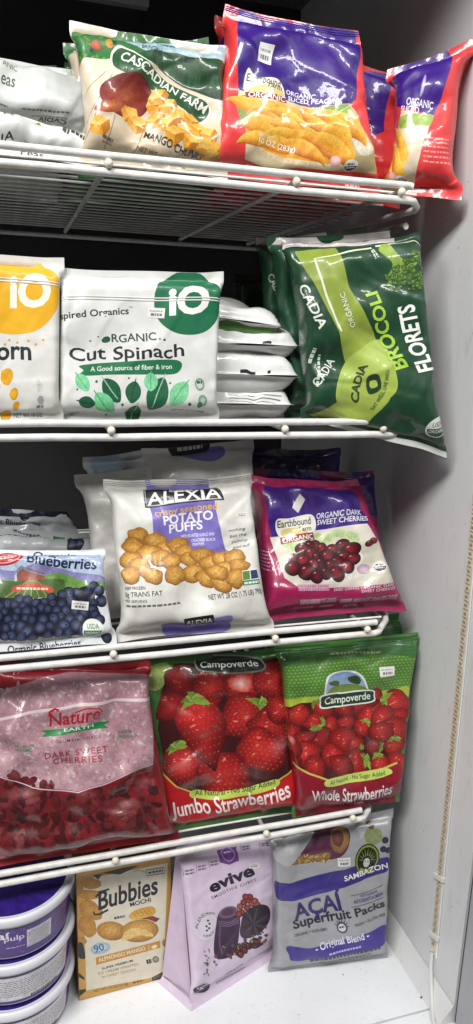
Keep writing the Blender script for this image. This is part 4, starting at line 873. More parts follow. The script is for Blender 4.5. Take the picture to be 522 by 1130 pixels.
for q, (a, b, c, d, yy, z, lean, lab) in enumerate([((-60, 578), (106, 590), -60, 108, .150, D3+.062, 50, 'blueberry bag lying just above the one with the barn'), ((-60, 556), (75, 566), -60, 86, .215, D3+.100, 46, 'blueberry bag deepest and highest in the blueberry pile')]):
    A = bag('fruit_bag', lab, 'frozen fruit', a, b, c, d, (yy, yy), z, lean, .03, '#c9ccd0', 82+q, GLOSS, 'blueberry bags', low=.1)
    A.area(0, 540, .2395); A.poly([(-200, 0), (420, 30), (330, 140), (240, 200), (60, 190), (-200, 178)] if q == 0 else [(-200, 0), (400, 30), (330, 110), (200, 128), (-200, 110)], '#1a2038', 'blueberry_picture')
    rr = random.Random(q); 
    for k in range(46): blueberry(A, rr.uniform(-180, 400), rr.uniform(60, 190) if q == 0 else rr.uniform(40, 125), 24, k)
    A.text('Organic Blueberries', ((-70, 236) if q == 0 else (-100, 152)), ((236, 246) if q == 0 else (190, 168)), 26 if q == 0 else 18, '#16204a', .045)
    if q == 0: A.bars((60, 200), (190, 215), 9, '#555a66', 8); seal(A, 280, 208, 34, txt=False); [blueberry(A, x, y, 22, 70+k) for k, (x, y) in enumerate(((335, 235), (350, 258), (322, 262)))]
    A.flush()

VIO = '#8176c4'
def alexia(A):
    A.area(75, 480, .431)
    A.poly([(196, 112), (362, 108), (372, 180), (408, 296), (410, 330), (220, 330), (214, 200)], VIO, 'printed_band', col2='#7a6fc0')
    A.poly([(192, 138), (380, 130), (396, 170), (200, 186)], '#17171a', 'brand_plate'); A.line([(196, 141), (378, 134), (390, 167), (204, 181), (196, 141)], 2.2, '#c9c9d0', 'brand_plate'); A.text('ALEXIA', (206, 179), (388, 166), 27, '#f0f0ee', .035, part='brand_plate'); A.text('ALL NATURAL', (258, 152), (320, 148), 9, '#e6e6e6', .015, part='brand_plate')
    A.text('crispy seasoned', (222, 206), (378, 190), 15, '#e7b84e', .025, jit=.1); A.text('POTATO', (243, 226), (370, 214), 21, '#f3f2f6', .05); A.text('PUFFS', (258, 247), (346, 238), 21, '#f3f2f6', .05)
    A.text('WITH ROASTED GARLIC AND', (290, 262), (376, 254), 8, '#eae8f4', .02); A.text('CRACKED BLACK', (318, 273), (380, 268), 8, '#eae8f4', .02); A.text('PEPPER', (322, 284), (352, 281), 8, '#eae8f4', .02)
    rr = random.Random(5)
    for q, (x, y) in enumerate([(180, 258), (225, 270), (168, 285), (252, 288), (205, 300), (282, 280), (300, 302), (160, 320), (185, 335), (235, 315), (265, 325), (318, 318), (345, 308), (162, 365), (215, 365), (275, 362), (325, 358), (370, 330), (400, 320), (430, 318), (360, 370), (408, 345), (440, 338), (395, 380), (430, 370), (385, 355)]): puff(A, x, y, rr.uniform(25, 32), rr.uniform(20, 26), q)
    A.text('KEEP FROZEN', (150, 402), (200, 399), 7, '#222', .02); A.text('0g TRANS FAT', (150, 420), (240, 411), 11, '#333', .012); A.text('PER SERVING', (152, 432), (205, 428), 6, '#444', .01); A.bars((155, 442), (286, 430), 4, '#666', 12)
    A.text('NET WT 28 OZ (1.75 LB) 793g', (362, 422), (494, 408), 12, '#333', .015)
    A.poly([(446, 352), (486, 347), (490, 386), (446, 390)], '#f0f0ec', 'certification_seal'); A.poly([(467, 352), (485, 350), (488, 372), (467, 374)], '#2a3a66', 'certification_seal'); A.poly([(447, 354), (465, 352), (465, 374), (447, 376)], '#5f8a3a', 'certification_seal'); A.poly([(446, 377), (489, 374), (490, 386), (446, 389)], '#3f8a5a', 'certification_seal'); A.bars((450, 386), (486, 383), 5, '#eee', 5, 'certification_seal')
    for q, w in enumerate(('nothing', 'but the', 'yummy', 'good stuff')): A.text(w, (412+q*5, 245+q*15), (455+q*5, 238+q*15), 8, '#555', 0, .2)
    A.line([(392, 276), (402, 292), (420, 300)], 1.5, '#555', 'lettering'); A.sticker(442, 200, 28, 12, -.05)
    A.smooth([(242, 482), (300, 470), (360, 462), (412, 454), (416, 480), (418, 506), (330, 514), (250, 520), (240, 505)], VIO, 'printed_band'); A.poly([(292, 462), (368, 452), (374, 478), (298, 488)], '#17171a', 'brand_plate'); A.text('ALEXIA', (300, 482), (368, 473), 14, '#efefef', .03, part='brand_plate'); A.bars((275, 496), (380, 484), 5, '#d6d2ee', 11); A.bars((318, 502), (366, 497), 5, '#d6d2ee', 5)
A = bag('snack_bag', 'white and lavender potato puffs bag standing upright at the front', 'frozen potatoes', (119, 531), (272, 525), 134, 298, (.024, .012), D3, 14, .030, '#dddcd6', 91, SATIN, 'potato puffs bags', lump=.3, low=.4)
alexia(A); crimp(A, .965, .995, '#d2d1cb'); A.flush()
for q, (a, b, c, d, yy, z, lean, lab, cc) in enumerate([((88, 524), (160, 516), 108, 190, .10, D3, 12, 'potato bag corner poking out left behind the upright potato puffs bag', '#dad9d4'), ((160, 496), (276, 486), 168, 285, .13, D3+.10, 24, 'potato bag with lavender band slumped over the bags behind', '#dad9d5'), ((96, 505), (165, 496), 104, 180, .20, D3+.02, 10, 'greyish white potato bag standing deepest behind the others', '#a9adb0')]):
    A = bag('snack_bag', lab, 'frozen potatoes', a, b, c, d, (yy, yy), z, lean, .03, cc, 92+q, SATIN, 'potato puffs bags', lump=.4)
    A.area(75, 480, .431)
    if q == 1: A.smooth([(265, 40), (350, 30), (400, 28), (392, 60), (330, 72), (285, 60)], VIO, 'printed_band'); A.smooth([(262, 18), (350, 12), (356, 36), (270, 44)], '#1b1b1f', 'brand_plate'); A.bars((280, 36), (345, 30), 10, '#dcdcdc', 6, 'brand_plate')
    if q == 2: A.smooth([(60, 60), (110, 30), (150, 40), (130, 90), (70, 100)], '#8fa3b4', 'printed_band')
    A.flush()

MAG = '#9a1650'
def cher(A):
    A.area(270, 500, .3448)
    A.poly([(62, 108), (330, 120), (372, 200), (380, 235), (250, 262), (95, 265), (88, 240)], '#3d1c78', 'printed_panel', col2='#371a80')
    A.poly([(88, 264), (230, 240), (375, 228), (412, 290), (440, 345), (455, 415), (340, 425), (170, 432), (130, 405)], '#d9d5c6', 'printed_panel', col2='#c9c4b2')
    for q, (x, y, rx, ry, rt) in enumerate([(150, 295, 34, 16, .5), (270, 268, 30, 14, -.4), (305, 255, 24, 12, .3), (340, 270, 26, 14, .8), (240, 258, 20, 10, 0), (170, 320, 20, 12, 1.2)]): A.blob(x, y, rx, ry, rt, ('#a9c47a', '#c4d4a4'), n=16, wob=.1, part='leaf_picture')
    A.smooth([(135, 350), (180, 310), (330, 290), (375, 330), (365, 390), (320, 412), (200, 412), (145, 400)], '#ece9e2', 'bowl_picture', col2='#cfcac0')
    rr = random.Random(3); pts = []
    for k in range(400):
        a, r = rr.uniform(0, 6.28), rr.random()**.5; x, y = 252+108*r*math.cos(a), 345+58*r*math.sin(a)-.1*108*r*math.cos(a)
        if all((x-p)**2+(y-s)**2 > 23**2 for p, s in pts): pts.append((x, y))
    pts.sort(key=lambda p: p[1])
    for k, (x, y) in enumerate(pts): cherry(A, x, y, rr.uniform(21, 29), k, dark=.25 if 230 < x < 310 and y > 320 else 0)
    for k, (x, y) in enumerate(((395, 283), (385, 292))): cherry(A, x, y, 11, 60+k)
    A.smooth([(104, 212), (140, 206), (216, 194), (230, 240), (180, 262), (118, 262)], '#ece9de', 'brand_badge'); A.smooth([(124, 240), (165, 232), (200, 240), (196, 262), (130, 262)], '#d9c888', 'brand_badge'); A.text('Earthbound', (110, 234), (214, 220), 21, '#1f3a2c', .03, part='brand_badge'); A.text('Farm', (176, 245), (216, 240), 15, '#1f3a2c', .03, part='brand_badge')
    A.poly([(118, 264), (222, 246), (228, 270), (120, 288)], '#86121e', 'brand_badge'); A.text('ORGANIC', (126, 284), (222, 268), 17, '#efe6dc', .035, part='brand_badge')
    A.text('ORGANIC DARK', (232, 206), (362, 200), 15, '#e6e4f0', .03); A.text('SWEET CHERRIES', (236, 224), (378, 218), 15, '#e6e4f0', .03)
    A.poly([(172, 142), (190, 156), (172, 190), (152, 176)], '#e6e4e0', 'price_sticker')
    A.blob(380, 372, 17, 15, 0, ('#d8c8d2', '#b48aa8'), n=18, part='certification_seal'); seal(A, 419, 366, 17, '#30343a', '#e9e6e0', txt=False)
    for (x0, y0, x1, y1, c) in ((165, 440, 265, 436, 1), (280, 437, 360, 430, 0), (365, 440, 455, 432, 0), (170, 480, 235, 478, 1), (205, 476, 290, 470, 0), (345, 476, 395, 470, 1), (400, 470, 465, 462, 0), (150, 510, 220, 505, 0), (305, 478, 340, 474, 1), (240, 506, 290, 500, 1), (330, 503, 380, 497, 0)):
        if c: A.poly([(x0, y0-18), (x1, y1-18), (x1, y1), (x0, y0)], '#c9a2b6', 'printed_band')
        A.text('ORGANIC DARK', (x0, y0-9), (x1, y1-9), 7, '#a83870' if c else '#e2c4d2', .02); A.text('SWEET CHERRIES', (x0, y0), (x1, y1), 7, '#a83870' if c else '#e2c4d2', .02)
    for k in range(6): A.bars((48, 310+k*13), (92, 322+k*13), 5, '#d695b4', 4, seed=k)
    A.poly([(60, 98), (330, 112), (336, 120), (62, 110)], '#b9b4c8', 'crimp_seal')
A = bag('fruit_bag', 'magenta and purple dark sweet cherry bag with bowl of cherries', 'frozen fruit', (280, 527), (392, 531), 288, 442, (.042, .042), D3, 24, .038, MAG, 101, GLOSS, 'magenta cherry bags', lump=.3, low=.45)
cher(A); A.flush()
A = bag('fruit_bag', 'magenta cherry bag mostly hidden behind the other magenta one', 'frozen fruit', (250, 514), (408, 522), 278, 420, (.135, .135), D3, 14, .04, '#86134a', 102, GLOSS, 'magenta cherry bags')
A.area(270, 500, .3448); A.poly([(60, 40), (420, 60), (420, 200), (60, 180)], '#2c1660', 'printed_panel'); A.flush()
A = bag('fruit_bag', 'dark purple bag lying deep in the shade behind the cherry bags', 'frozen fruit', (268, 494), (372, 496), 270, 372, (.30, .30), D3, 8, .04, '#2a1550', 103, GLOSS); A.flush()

# ================================================================== fourth shelf
def nature(A):
    A.area(0, 730, .364)
    A.poly([(-150, 0), (470, 0), (462, 40), (220, 28), (0, 88), (-150, 100)], '#8e1c26', 'printed_band', col2='#761620'); A.text('FARMS', (40, 45), (125, 18), 16, '#d28a84', .015)
    A.poly([(-150, 100), (0, 88), (220, 28), (462, 42), (470, 110), (464, 180), (466, 310), (240, 398), (100, 388), (-30, 345), (-150, 330)], '#a87c86', 'frosted_window', col2='#b8949c')
    rr = random.Random(9); A.ks = .03
    for k in range(520):
        x, y = rr.uniform(-120, 460), rr.uniform(70, 385)
        if y > 345+min(50, (x+40)*.3) or y > 390-(x-240)*.38: continue
        c = rr.choice(('#d2c2c8', '#cab4ba', '#a87a84', '#d8cace', '#b08a94', '#9c6a76', '#c6b0b6')); A.blob(x, y, rr.uniform(3, 11), rr.uniform(3, 8), rr.uniform(0, 3), (c, mix(c, '#b08a94', .8)), n=9, wob=.3, part='frosted_window', seed=k)
    A.ks = 1
    A.line([(-150, 118), (0, 165), (230, 130), (470, 108)], 9, '#d8c6cc', 'zip_closure'); A.line([(-150, 134), (0, 180), (230, 146), (470, 124)], 3, '#a88a94', 'zip_closure')
    A.ks = .03
    for k in range(520):
        x, y = rr.uniform(-130, 470), rr.uniform(330, 560); top = 398-abs(x-230)*.28
        if y < top+6: continue
        c = rr.choice(('#6d1c22', '#7c2428', '#5c151b', '#843032', '#4c1016', '#8e4444', '#6c1a20', '#420c12', '#7a2c2e')); A.blob(x, y, rr.uniform(7, 24), rr.uniform(6, 16), rr.uniform(0, 3), (c, mix(c, '#3a0e13', .5)), n=9, wob=.22, part='cherry_contents', light=(-.3, -.6), seed=k)
    A.ks = 1
    A.line([(-150, 335), (-30, 348), (100, 391), (240, 401), (466, 312)], 3, '#cdb6bc', 'zip_closure')
    A.poly([(-150, 590), (0, 578), (180, 568), (330, 540), (480, 510), (500, 560), (420, 590), (200, 640), (-150, 690)], '#9c1420', 'printed_band', col2='#b81c26', axis=(1, .2)); A.text('NET WEIGHT 48oz (3.0lbs) (1.36kg)', (30, 602), (432, 538), 14, '#dcaaa4', .015, arc=-6)
    A.text('Nature', (150, 198), (302, 174), 44, '#b3182a', .035, .15, part='brand_logo'); A.line([(148, 162), (150, 148), (166, 138), (178, 142)], 7, '#b3182a', 'brand_logo'); A.line([(226, 152), (262, 138), (298, 138), (306, 150)], 4, '#b3182a', 'brand_logo')
    A.smooth([(128, 210), (180, 206), (250, 194), (330, 184), (318, 196), (326, 206), (250, 210), (180, 226), (130, 228), (140, 218)], '#1f7a40', 'brand_logo'); A.text('EARTH', (195, 214), (285, 200), 10, '#d6e6d6', .02, part='brand_logo')
    A.text('COLUMBIA GORGE', (158, 250), (308, 234), 9, '#5c3a44', .02, space=1.3); A.text('DARK SWEET', (138, 300), (328, 276), 19, '#9c2030', .02, space=1.2); A.text('CHERRIES', (162, 320), (312, 304), 19, '#9c2030', .02, space=1.2)
    A.text('All Natural', (45, 258), (104, 256), 11, '#3a7a54', .02); A.text('NO GMO', (48, 272), (100, 270), 11, '#3a7a54', .02); A.text('100%', (362, 222), (400, 216), 10, '#3a7a54', .02); A.text('ORGANIC', (358, 238), (412, 230), 10, '#3a7a54', .02)
A = bag('fruit_bag', 'large red dark sweet cherries bag with frosted pale window', 'frozen fruit', (-62, 728), (160, 730), -58, 192, (.006, .000), D4+.0085, 12, .034, '#7a161e', 111, GLOSS, None, lump=.35, low=.4, lcell=.022)
nature(A); A.flush()

def mesh_green(A, pts, c1, c2, ax=(0, 1)):
    A.poly(pts, c1, 'printed_weave', col2=c2, axis=ax)
def jumbo(A):
    A.area(150, 700, .3448)
    A.smooth([(15, 120), (90, 90), (110, 130), (70, 175), (20, 160)], '#8aa648', 'leaf_picture', col2='#b8cc78')
    A.smooth([(60, 420), (80, 330), (130, 290), (190, 380), (190, 470), (120, 450)], '#2f5a2c', 'printed_weave')
    A.poly([(70, 300), (80, 180), (120, 100), (470, 70), (470, 160), (480, 300), (500, 440), (480, 470), (320, 505), (190, 515), (140, 490), (95, 450)], '#3b0d10', 'printed_panel')
    for q, (x, y, r, rot, ln, tn) in enumerate([(140, 155, 52, .5, 1.1, .55), (240, 165, 62, -.2, 1.1, .35), (340, 160, 66, .2, 1.1, .12), (430, 150, 62, -.6, 1.1, .3), (115, 225, 52, .9, 1.1, .6), (350, 265, 78, .9, 1.1, .12), (440, 290, 70, 1.5, 1.1, .25), (155, 420, 70, -.4, 1.15, .35), (400, 375, 76, 1.2, 1.05, .1), (280, 455, 80, 1.9, 1.1, .2), (470, 240, 52, 2.2, 1.1, .3)]): strawberry(A, x, y, r, rot, ln, q, q in (5, 7), tn)
    strawberry(A, 212, 300, 82, -.28, 1.55, 44, True, .05)
    A.blob(330, 155, 40, 24, 0, ('#f0c9c0', '#e08a80', '#c8403a'), n=20, wob=.2, part='strawberry_picture')
    A.poly([(60, 420), (90, 450), (140, 488), (190, 516), (320, 506), (440, 472), (515, 430), (520, 560), (420, 580), (240, 605), (95, 620)], '#c4161f', 'printed_panel', col2='#a8101a')
    A.line([(88, 445), (130, 485), (188, 512), (320, 502), (440, 468), (495, 436)], 5, '#c9b04a', 'printed_panel')
    A.smooth([(182, 505), (250, 505), (340, 490), (440, 458), (446, 478), (350, 508), (250, 526), (184, 526)], '#b9cc5a', 'printed_banner'); A.text('All Natural - No Sugar Added', (194, 521), (440, 470), 14, '#2c3a1a', .025, arc=-8, part='printed_banner', shear=.15)
    A.text('Jumbo Strawberries', (118, 575), (485, 505), 44, '#f2ecea', .03, .05, -14)
    A.smooth([(186, 90), (200, 70), (300, 62), (390, 66), (404, 90), (395, 120), (300, 128), (205, 122)], '#8a8f84', 'brand_badge'); A.smooth([(191, 90), (204, 74), (300, 66), (386, 70), (399, 90), (391, 116), (300, 124), (209, 118)], '#1d2a20', 'brand_badge'); A.text('Campoverde', (205, 112), (385, 106), 26, '#e8ebe4', .012, .12, part='brand_badge')
def weave(A, u0, u1, v0, v1, c):
    nx_, ny_ = max(2, int((u1-u0)*A.W/.0052)), max(2, int((v1-v0)*A.H/.0042)); V, T, k = [], [], 0
    for j in range(ny_):
        for i in range(nx_):
            uc, vc = u0+(u1-u0)*(i+.5*(j % 2)+.3)/nx_, v0+(v1-v0)*(j+.5)/ny_; a, b = (u1-u0)/nx_*.36, (v1-v0)/ny_*.30
            if uc+a > .99: continue
            V += [(uc-a, vc), (uc, vc-b), (uc+a, vc), (uc, vc+b)]; T += [(k, k+1, k+2), (k, k+2, k+3)]; k += 4
    A.put_uv(V, T, lin(c), 'printed_weave', multi=True)
A = bag('fruit_bag', 'jumbo strawberries pouch with big glossy berries and red foot', 'frozen fruit', (147, 728), (313, 714), 178, 328, (.030, .024), D4, 11, .026, '#3d6a30', 121, GLOSS, 'strawberry pouches', lump=.35, low=.4)
weave(A, .02, .98, .80, .975, '#5d8a3c'); weave(A, .02, .35, .2, .5, '#4d7c38'); jumbo(A); A.flush()

def whole(A):
    A.area(300, 690, .3161)
    A.poly([(22, 100), (490, 35), (488, 110), (300, 90), (120, 110), (30, 150)], '#2c5c2c', 'printed_panel', col2='#35692f')
    A.smooth([(28, 265), (120, 248), (260, 240), (400, 225), (470, 212), (462, 270), (440, 300), (60, 320)], '#a8b83e', 'printed_panel')
    A.poly([(30, 290), (110, 268), (250, 262), (440, 232), (445, 280), (432, 430), (430, 470), (350, 520), (200, 535), (90, 500)], '#4a0e12', 'printed_panel')
    rr = random.Random(7); pts = []
    for k in range(900):
        x, y = rr.uniform(48, 442), rr.uniform(255, 500)
        if y < 300-(x-40)*.14 or y > 500: continue
        if all((x-p)**2+(y-s)**2 > 46**2 for p, s in pts): pts.append((x, y))
    pts.sort(key=lambda p: p[1]+rr.uniform(-25, 25))
    for k, (x, y) in enumerate(pts): strawberry(A, x, y, rr.uniform(32, 52), rr.uniform(-2.2, 2.2), rr.uniform(.85, 1.3), k, rr.random() < .3, rr.uniform(0, .5))
    A.blob(70, 400, 22, 14, .4, ('#e8c4b8', '#d88478', '#b83a34'), n=16, wob=.2, part='strawberry_picture'); 
    A.poly([(70, 480), (130, 512), (200, 535), (340, 520), (440, 470), (440, 650), (250, 660), (85, 670)], '#8e1428', 'printed_panel', col2='#7c0f22'); A.line([(76, 480), (130, 512), (200, 537), (340, 520), (430, 478)], 6, '#c9b45a', 'printed_panel')
    A.smooth([(188, 532), (280, 522), (388, 496), (404, 514), (300, 545), (190, 554)], '#c3d66a', 'printed_banner'); A.text('All Natural - No Sugar Added', (196, 549), (388, 516), 13, '#31401c', .02, arc=-5, part='printed_banner', shear=.12)
    A.text('Whole Strawberries', (140, 606), (412, 580), 42, '#f0e6e6', .03, .03, -12); A.text('NET WT 3 LBS', (230, 642), (328, 634), 9, '#e6c6c8', .015)
    A.smooth([(178, 235), (190, 175), (250, 156), (310, 168), (336, 215), (330, 250), (190, 260)], '#dfe4dc', 'brand_badge'); A.smooth([(184, 235), (196, 180), (250, 162), (306, 174), (330, 215), (325, 248), (195, 256)], '#6f8fb8', 'brand_badge', col2='#a9bccc'); A.smooth([(186, 240), (210, 212), (270, 205), (330, 215), (326, 250), (195, 257)], '#5d7a34', 'brand_badge', col2='#8a9a44'); A.blob(290, 190, 26, 14, .1, ('#24381c', '#2f4a24'), n=16, wob=.2, part='brand_badge'); A.blob(215, 200, 22, 9, 0, ('#4a6430', '#3a5428'), n=14, wob=.2, part='brand_badge')
    A.smooth([(166, 270), (172, 240), (260, 232), (350, 222), (362, 245), (354, 268), (260, 282), (176, 292)], '#e3e6de', 'brand_badge'); A.smooth([(171, 268), (177, 245), (260, 237), (347, 227), (357, 245), (350, 264), (260, 277), (180, 287)], '#1f3a26', 'brand_badge'); A.text('Campoverde', (184, 278), (346, 256), 26, '#eef0ea', .014, .1, part='brand_badge')
    A.bars((200, 108), (385, 96), 6, '#a9bf8c', 14); A.sticker(398, 157, 52, 32, -.05)
A = bag('fruit_bag', 'whole strawberries pouch with green woven top and dark red foot', 'frozen fruit', (307, 712), (458, 699), 326, 438, (.012, .008), D4, 7, .022, '#4a7c34', 122, GLOSS, 'strawberry pouches', lump=.3, low=.45)
weave(A, .02, .98, .70, .88, '#7fa53f'); whole(A); weave(A, .02, .98, .885, .97, '#3d7034'); crimp(A, .955, .995, '#2a5a2c', n=2); A.flush()
A = bag('fruit_bag', 'green topped strawberry pouch standing behind the whole strawberries one', 'frozen fruit', (289, 694), (447, 676), 312, 438, (.09, .085), D4, 6, .024, '#2d5a2c', 123, GLOSS, 'strawberry pouches')
weave(A, .02, .98, .7, .97, '#3d7034'); A.flush()

# ================================================================== cabinet floor
# three stacked tubs
TUBW = plain('white_tub_plastic', '#dcdde4', .35, .06, 20, .05)
def lathe(prof, c, n=64, arc=None):
    V = []; m = len(prof)
    for k in range(n):
        a = 2*math.pi*k/n; V += [(c[0]+r*math.cos(a), c[1]+r*math.sin(a), c[2]+z) for r, z in prof]
    Fc = [(k*m+i, ((k+1) % n)*m+i, ((k+1) % n)*m+i+1, k*m+i+1) for k in range(n) for i in range(m-1)]
    return np.array(V), Fc
tub_lab = ['purple and white tub at the bottom of the tub stack', 'tub with printed ingredient panel, middle of the tub stack', 'topmost tub of the stack, purple label with small white panel']
for q in range(3):
    c = np.array([-.022+(-.004, -.002, 0)[q], .066, .0780*q]); t = empty('food_tub', c, tub_lab[q], 'tub', 'tubs stacked on the floor')
    tb = mesh_obj('tub', *lathe([(.0, .001), (.076, .001), (.0785, .004), (.0845, .062), (.0855, .064), (.0855, .067)], c), TUBW, t, origin=c)
    ld = mesh_obj('lid', *lathe([(.0862, .0625), (.0885, .063), (.090, .0645), (.0903, .071), (.0893, .0752), (.086, .0765), (.0835, .0755), (.0825, .0735), (.079, .0730), (0, .0730)], c), TUBW, t, origin=c)
    lm = film('tub_label', .35, .03, .2, photo=True) if q == 0 else lm
    a = np.linspace(-math.pi*1.02, math.pi*.35, 90); zz = np.linspace(.006, .0565, 14)
    G = np.stack([np.stack([c[0]+(.0785+.006*(z-.004)/.058+.0006)*np.cos(a), c[1]+(.0785+.006*(z-.004)/.058+.0006)*np.sin(a), c[2]+z+0*a], -1) for z in zz])
    S = Surface(G, tb, c, lm); S.N = -S.N if (S.N[5, 45]@(G[5, 45]-np.array([c[0], c[1], G[5, 45, 2]]))) < 0 else S.N
    Wd = .076*math.pi*1.37*1000; S.direct = np.array([Wd, 50.5]); S.area(0, 0, 1.); full(S, .001, .999, .001, .999, '#4b2a80', 'label')
    rr = random.Random(q)
    A = S; A.ks = .02
    for k in range(130):
        x, y = rr.uniform(120, 320), rr.uniform(2, 48); A.blob(x, y, rr.uniform(1, 4), rr.uniform(.6, 2.5), rr.uniform(0, 3), (rr.choice(('#5a3aae', '#3d2186', '#6a4cba', '#41259a')),)*2, n=7, wob=.3, part='label')
    A.ks = 1; s0 = Wd*(1.02*math.pi-math.pi/2)/(1.37*math.pi)           # straight towards the front
    if q == 2:
        A.poly([(s0+16, 12), (s0+50, 12), (s0+50, 42), (s0+16, 42)], '#d6d4da', 'nutrition_panel')
        for k in range(8): A.bars((s0+18, 15+k*3.2), (s0+47, 15+k*3.2), 1.3, '#5a5666', 9, 'nutrition_panel', k)
        for k in range(3): A.blob(s0+53, 36-k*4, 1.5, 1.5, 0, ('#221a3a',)*2, n=10, part='nutrition_panel')
        A.text('açaí', (s0-40, 34), (s0-4, 34), -12, '#efeaf6', .05); A.text('pulp', (s0-12, 30), (s0+13, 30), -9, '#ded6f0', .03); A.bars((s0-10, 18), (s0+13, 18), 1.2, '#cfc6ea', 5); A.text('açaí', (s0+92, 44), (s0+112, 28), -9, '#efeaf6', .04)
    else:
        A.poly([(s0-60, 4), (s0+84, 4), (s0+84, 48), (s0-60, 48)], '#d6d4da', 'nutrition_panel'); A.poly([(s0-60, 1), (s0+84, 1), (s0+84, 5), (s0-60, 5)], '#4b2a80', 'label')
        for k in range(9): A.bars((s0-55, 41-k*3.4), (s0+78, 41-k*3.4), 1.2, '#5f5a68', 32, 'nutrition_panel', k)
        A.bars((s0+20, 9), (s0+62, 9), 4.5, '#3d3848', 14, 'nutrition_panel', 30)
    A.flush()
    th = np.linspace(0, 2*math.pi, 65)[:-1]; rad = np.linspace(0, .0785, 8)[1:]
    V = [(c[0], c[1], c[2]+.0734)]+[(c[0]+r*math.cos(k), c[1]+r*math.sin(k), c[2]+.0734) for r in rad for k in th]; Fc = [(0, 1+k, 1+(k+1) % 64) for k in range(64)]+[(1+i*64+k, 1+(i+1)*64+k, 1+(i+1)*64+(k+1) % 64, 1+i*64+(k+1) % 64) for i in range(6) for k in range(64)]
    rr = random.Random(7); L = mesh_obj('lid_label', V, Fc, lm, ld, np.array([lin(rr.choice(('#2f1b7a', '#382084', '#2a176a'))) for _ in V]), origin=c)

# mochi box
tl, tr, bl, br, n = quad_corners((82, 959), (191, 946), 87, 188, (.044, .050), 0.0005, 0)
bx = empty('mochi_box', (bl+br)/2, 'tan and cream mochi box standing beside the tubs', 'box')
dep = np.array([-(br-bl)[1], (br-bl)[0], 0]); dep = _n(dep)*.075; h_ = np.array([0, 0, ((tl+tr)/2-(bl+br)/2)[2]])
V = [bl, br, br+h_, bl+h_, bl+dep, br+dep, br+h_+dep, bl+h_+dep]
o = mesh_obj('carton', V, [(0, 1, 2, 3), (5, 4, 7, 6), (4, 0, 3, 7), (1, 5, 6, 2), (3, 2, 6, 7), (4, 5, 1, 0)], CARD, bx, np.array([lin('#8a5f26')]*8), smooth=False, origin=(bl+br)/2); bevel(o, .0012, 2)
uu, vv = np.meshgrid(np.linspace(.005, .995, 40), np.linspace(.004, .996, 50)); G = bl+(br-bl)*uu[..., None]+h_*vv[..., None]
A = Surface(G, bx, (bl+br)/2, CARD); A.N = -A.N if A.N[0, 0]@n < 0 else A.N
full(A, .001, .999, .001, .999, '#cb9c4c', 'front_panel')
A.area(75, 935, .2395)
A.poly([(36, 135), (496, 48), (496, 100), (36, 210)], '#c0904a', 'front_panel')
A.poly([(70, 150), (460, 72), (440, 590), (85, 660)], '#e6dfcc', 'front_panel', col2='#dfd6c0')
for (x, y, rx, ry, rt) in ((105, 165, 50, 26, .1), (100, 218, 55, 24, .0), (105, 290, 62, 40, .5), (90, 365, 48, 42, .9), (60, 430, 26, 20, .4), (462, 490, 22, 50, .1), (450, 440, 16, 20, .5)): A.blob(x, y, rx, ry, rt, ('#cf9c48', '#c48f3e', '#b98336'), n=22, wob=.12, part='petal_picture', seed=x)
A.poly([(150, 120), (260, 92), (330, 82), (240, 125), (190, 122)], '#2b2a30', 'petal_picture'); A.poly([(115, 128), (158, 120), (140, 150)], '#2b2a30', 'petal_picture'); A.smooth([(38, 450), (66, 440), (80, 500), (70, 515), (42, 500)], '#2e3138', 'petal_picture'); A.poly([(385, 600), (455, 565), (470, 570), (466, 610), (390, 622)], '#2b2a30', 'petal_picture'); A.poly([(40, 580), (76, 600), (76, 612), (42, 600)], '#3a2f26', 'petal_picture'); A.poly([(40, 660), (82, 652), (82, 664), (42, 690)], '#3a2f26', 'petal_picture')
A.text('Bubbies', (140, 288), (414, 212), 82, '#1e2127', .045, .28, part='brand_logo'); A.line([(118, 296), (122, 310), (145, 308), (185, 288)], 9, '#1e2127', 'brand_logo'); A.line([(128, 228), (150, 206), (190, 192)], 9, '#1e2127', 'brand_logo'); A.text('MOCHI', (288, 274), (384, 249), 19, '#2a2c32', .05)
A.blob(200, 385, 68, 44, .1, ('#dcab5a', '#d5a351', '#c08c3e', '#a87530'), n=26, part='mochi_picture', light=(-.2, -.8)); A.blob(330, 385, 88, 52, -.12, ('#e0b568', '#d9ab5c', '#cc9a4a', '#a67832'), n=30, part='mochi_picture', light=(-.2, -.8)); A.smooth([(248, 432), (262, 392), (300, 372), (350, 378), (390, 400), (386, 412), (330, 405), (290, 420)], '#ecca7c', 'mochi_picture'); 
A.smooth([(280, 318), (310, 290), (380, 272), (404, 290), (390, 315), (330, 330), (300, 335)], '#d39a2e', 'mochi_picture', col2='#e8bc54'); [A.line([(296+k*18, 300-k*4), (316+k*18, 322-k*4)], 3, '#b27a1e', 'mochi_picture') for k in range(5)]; A.poly([(330, 330), (390, 316), (424, 328), (405, 345), (370, 332)], '#8a3a30', 'mochi_picture')
A.poly([(206, 314), (270, 303), (272, 327), (208, 338)], '#e3dccb', 'price_sticker'); A.bars((214, 332), (264, 322), 11, '#4a4a4c', 5, 'price_sticker')
A.blob(150, 465, 46, 26, -.2, ('#d3d6d2', '#c6d0d6', '#9ab4c8'), n=24, part='calorie_badge'); A.text('90', (124, 484), (170, 470), 30, '#3f6d9c', .04, part='calorie_badge'); A.bars((120, 490), (182, 472), 4, '#6a8aa8', 5, 'calorie_badge')
A.poly([(128, 508), (424, 430), (426, 462), (130, 542)], '#c58f38', 'flavour_band'); A.text('ALPHONSO MANGO', (142, 528), (358, 472), 17, '#ece2c8', .035, part='flavour_band'); A.line([(372, 448), (374, 480)], 2, '#ece2c8', 'flavour_band'); A.blob(398, 458, 15, 9, -.4, ('#f2e6c4', '#e6d29a'), n=14, part='flavour_band')
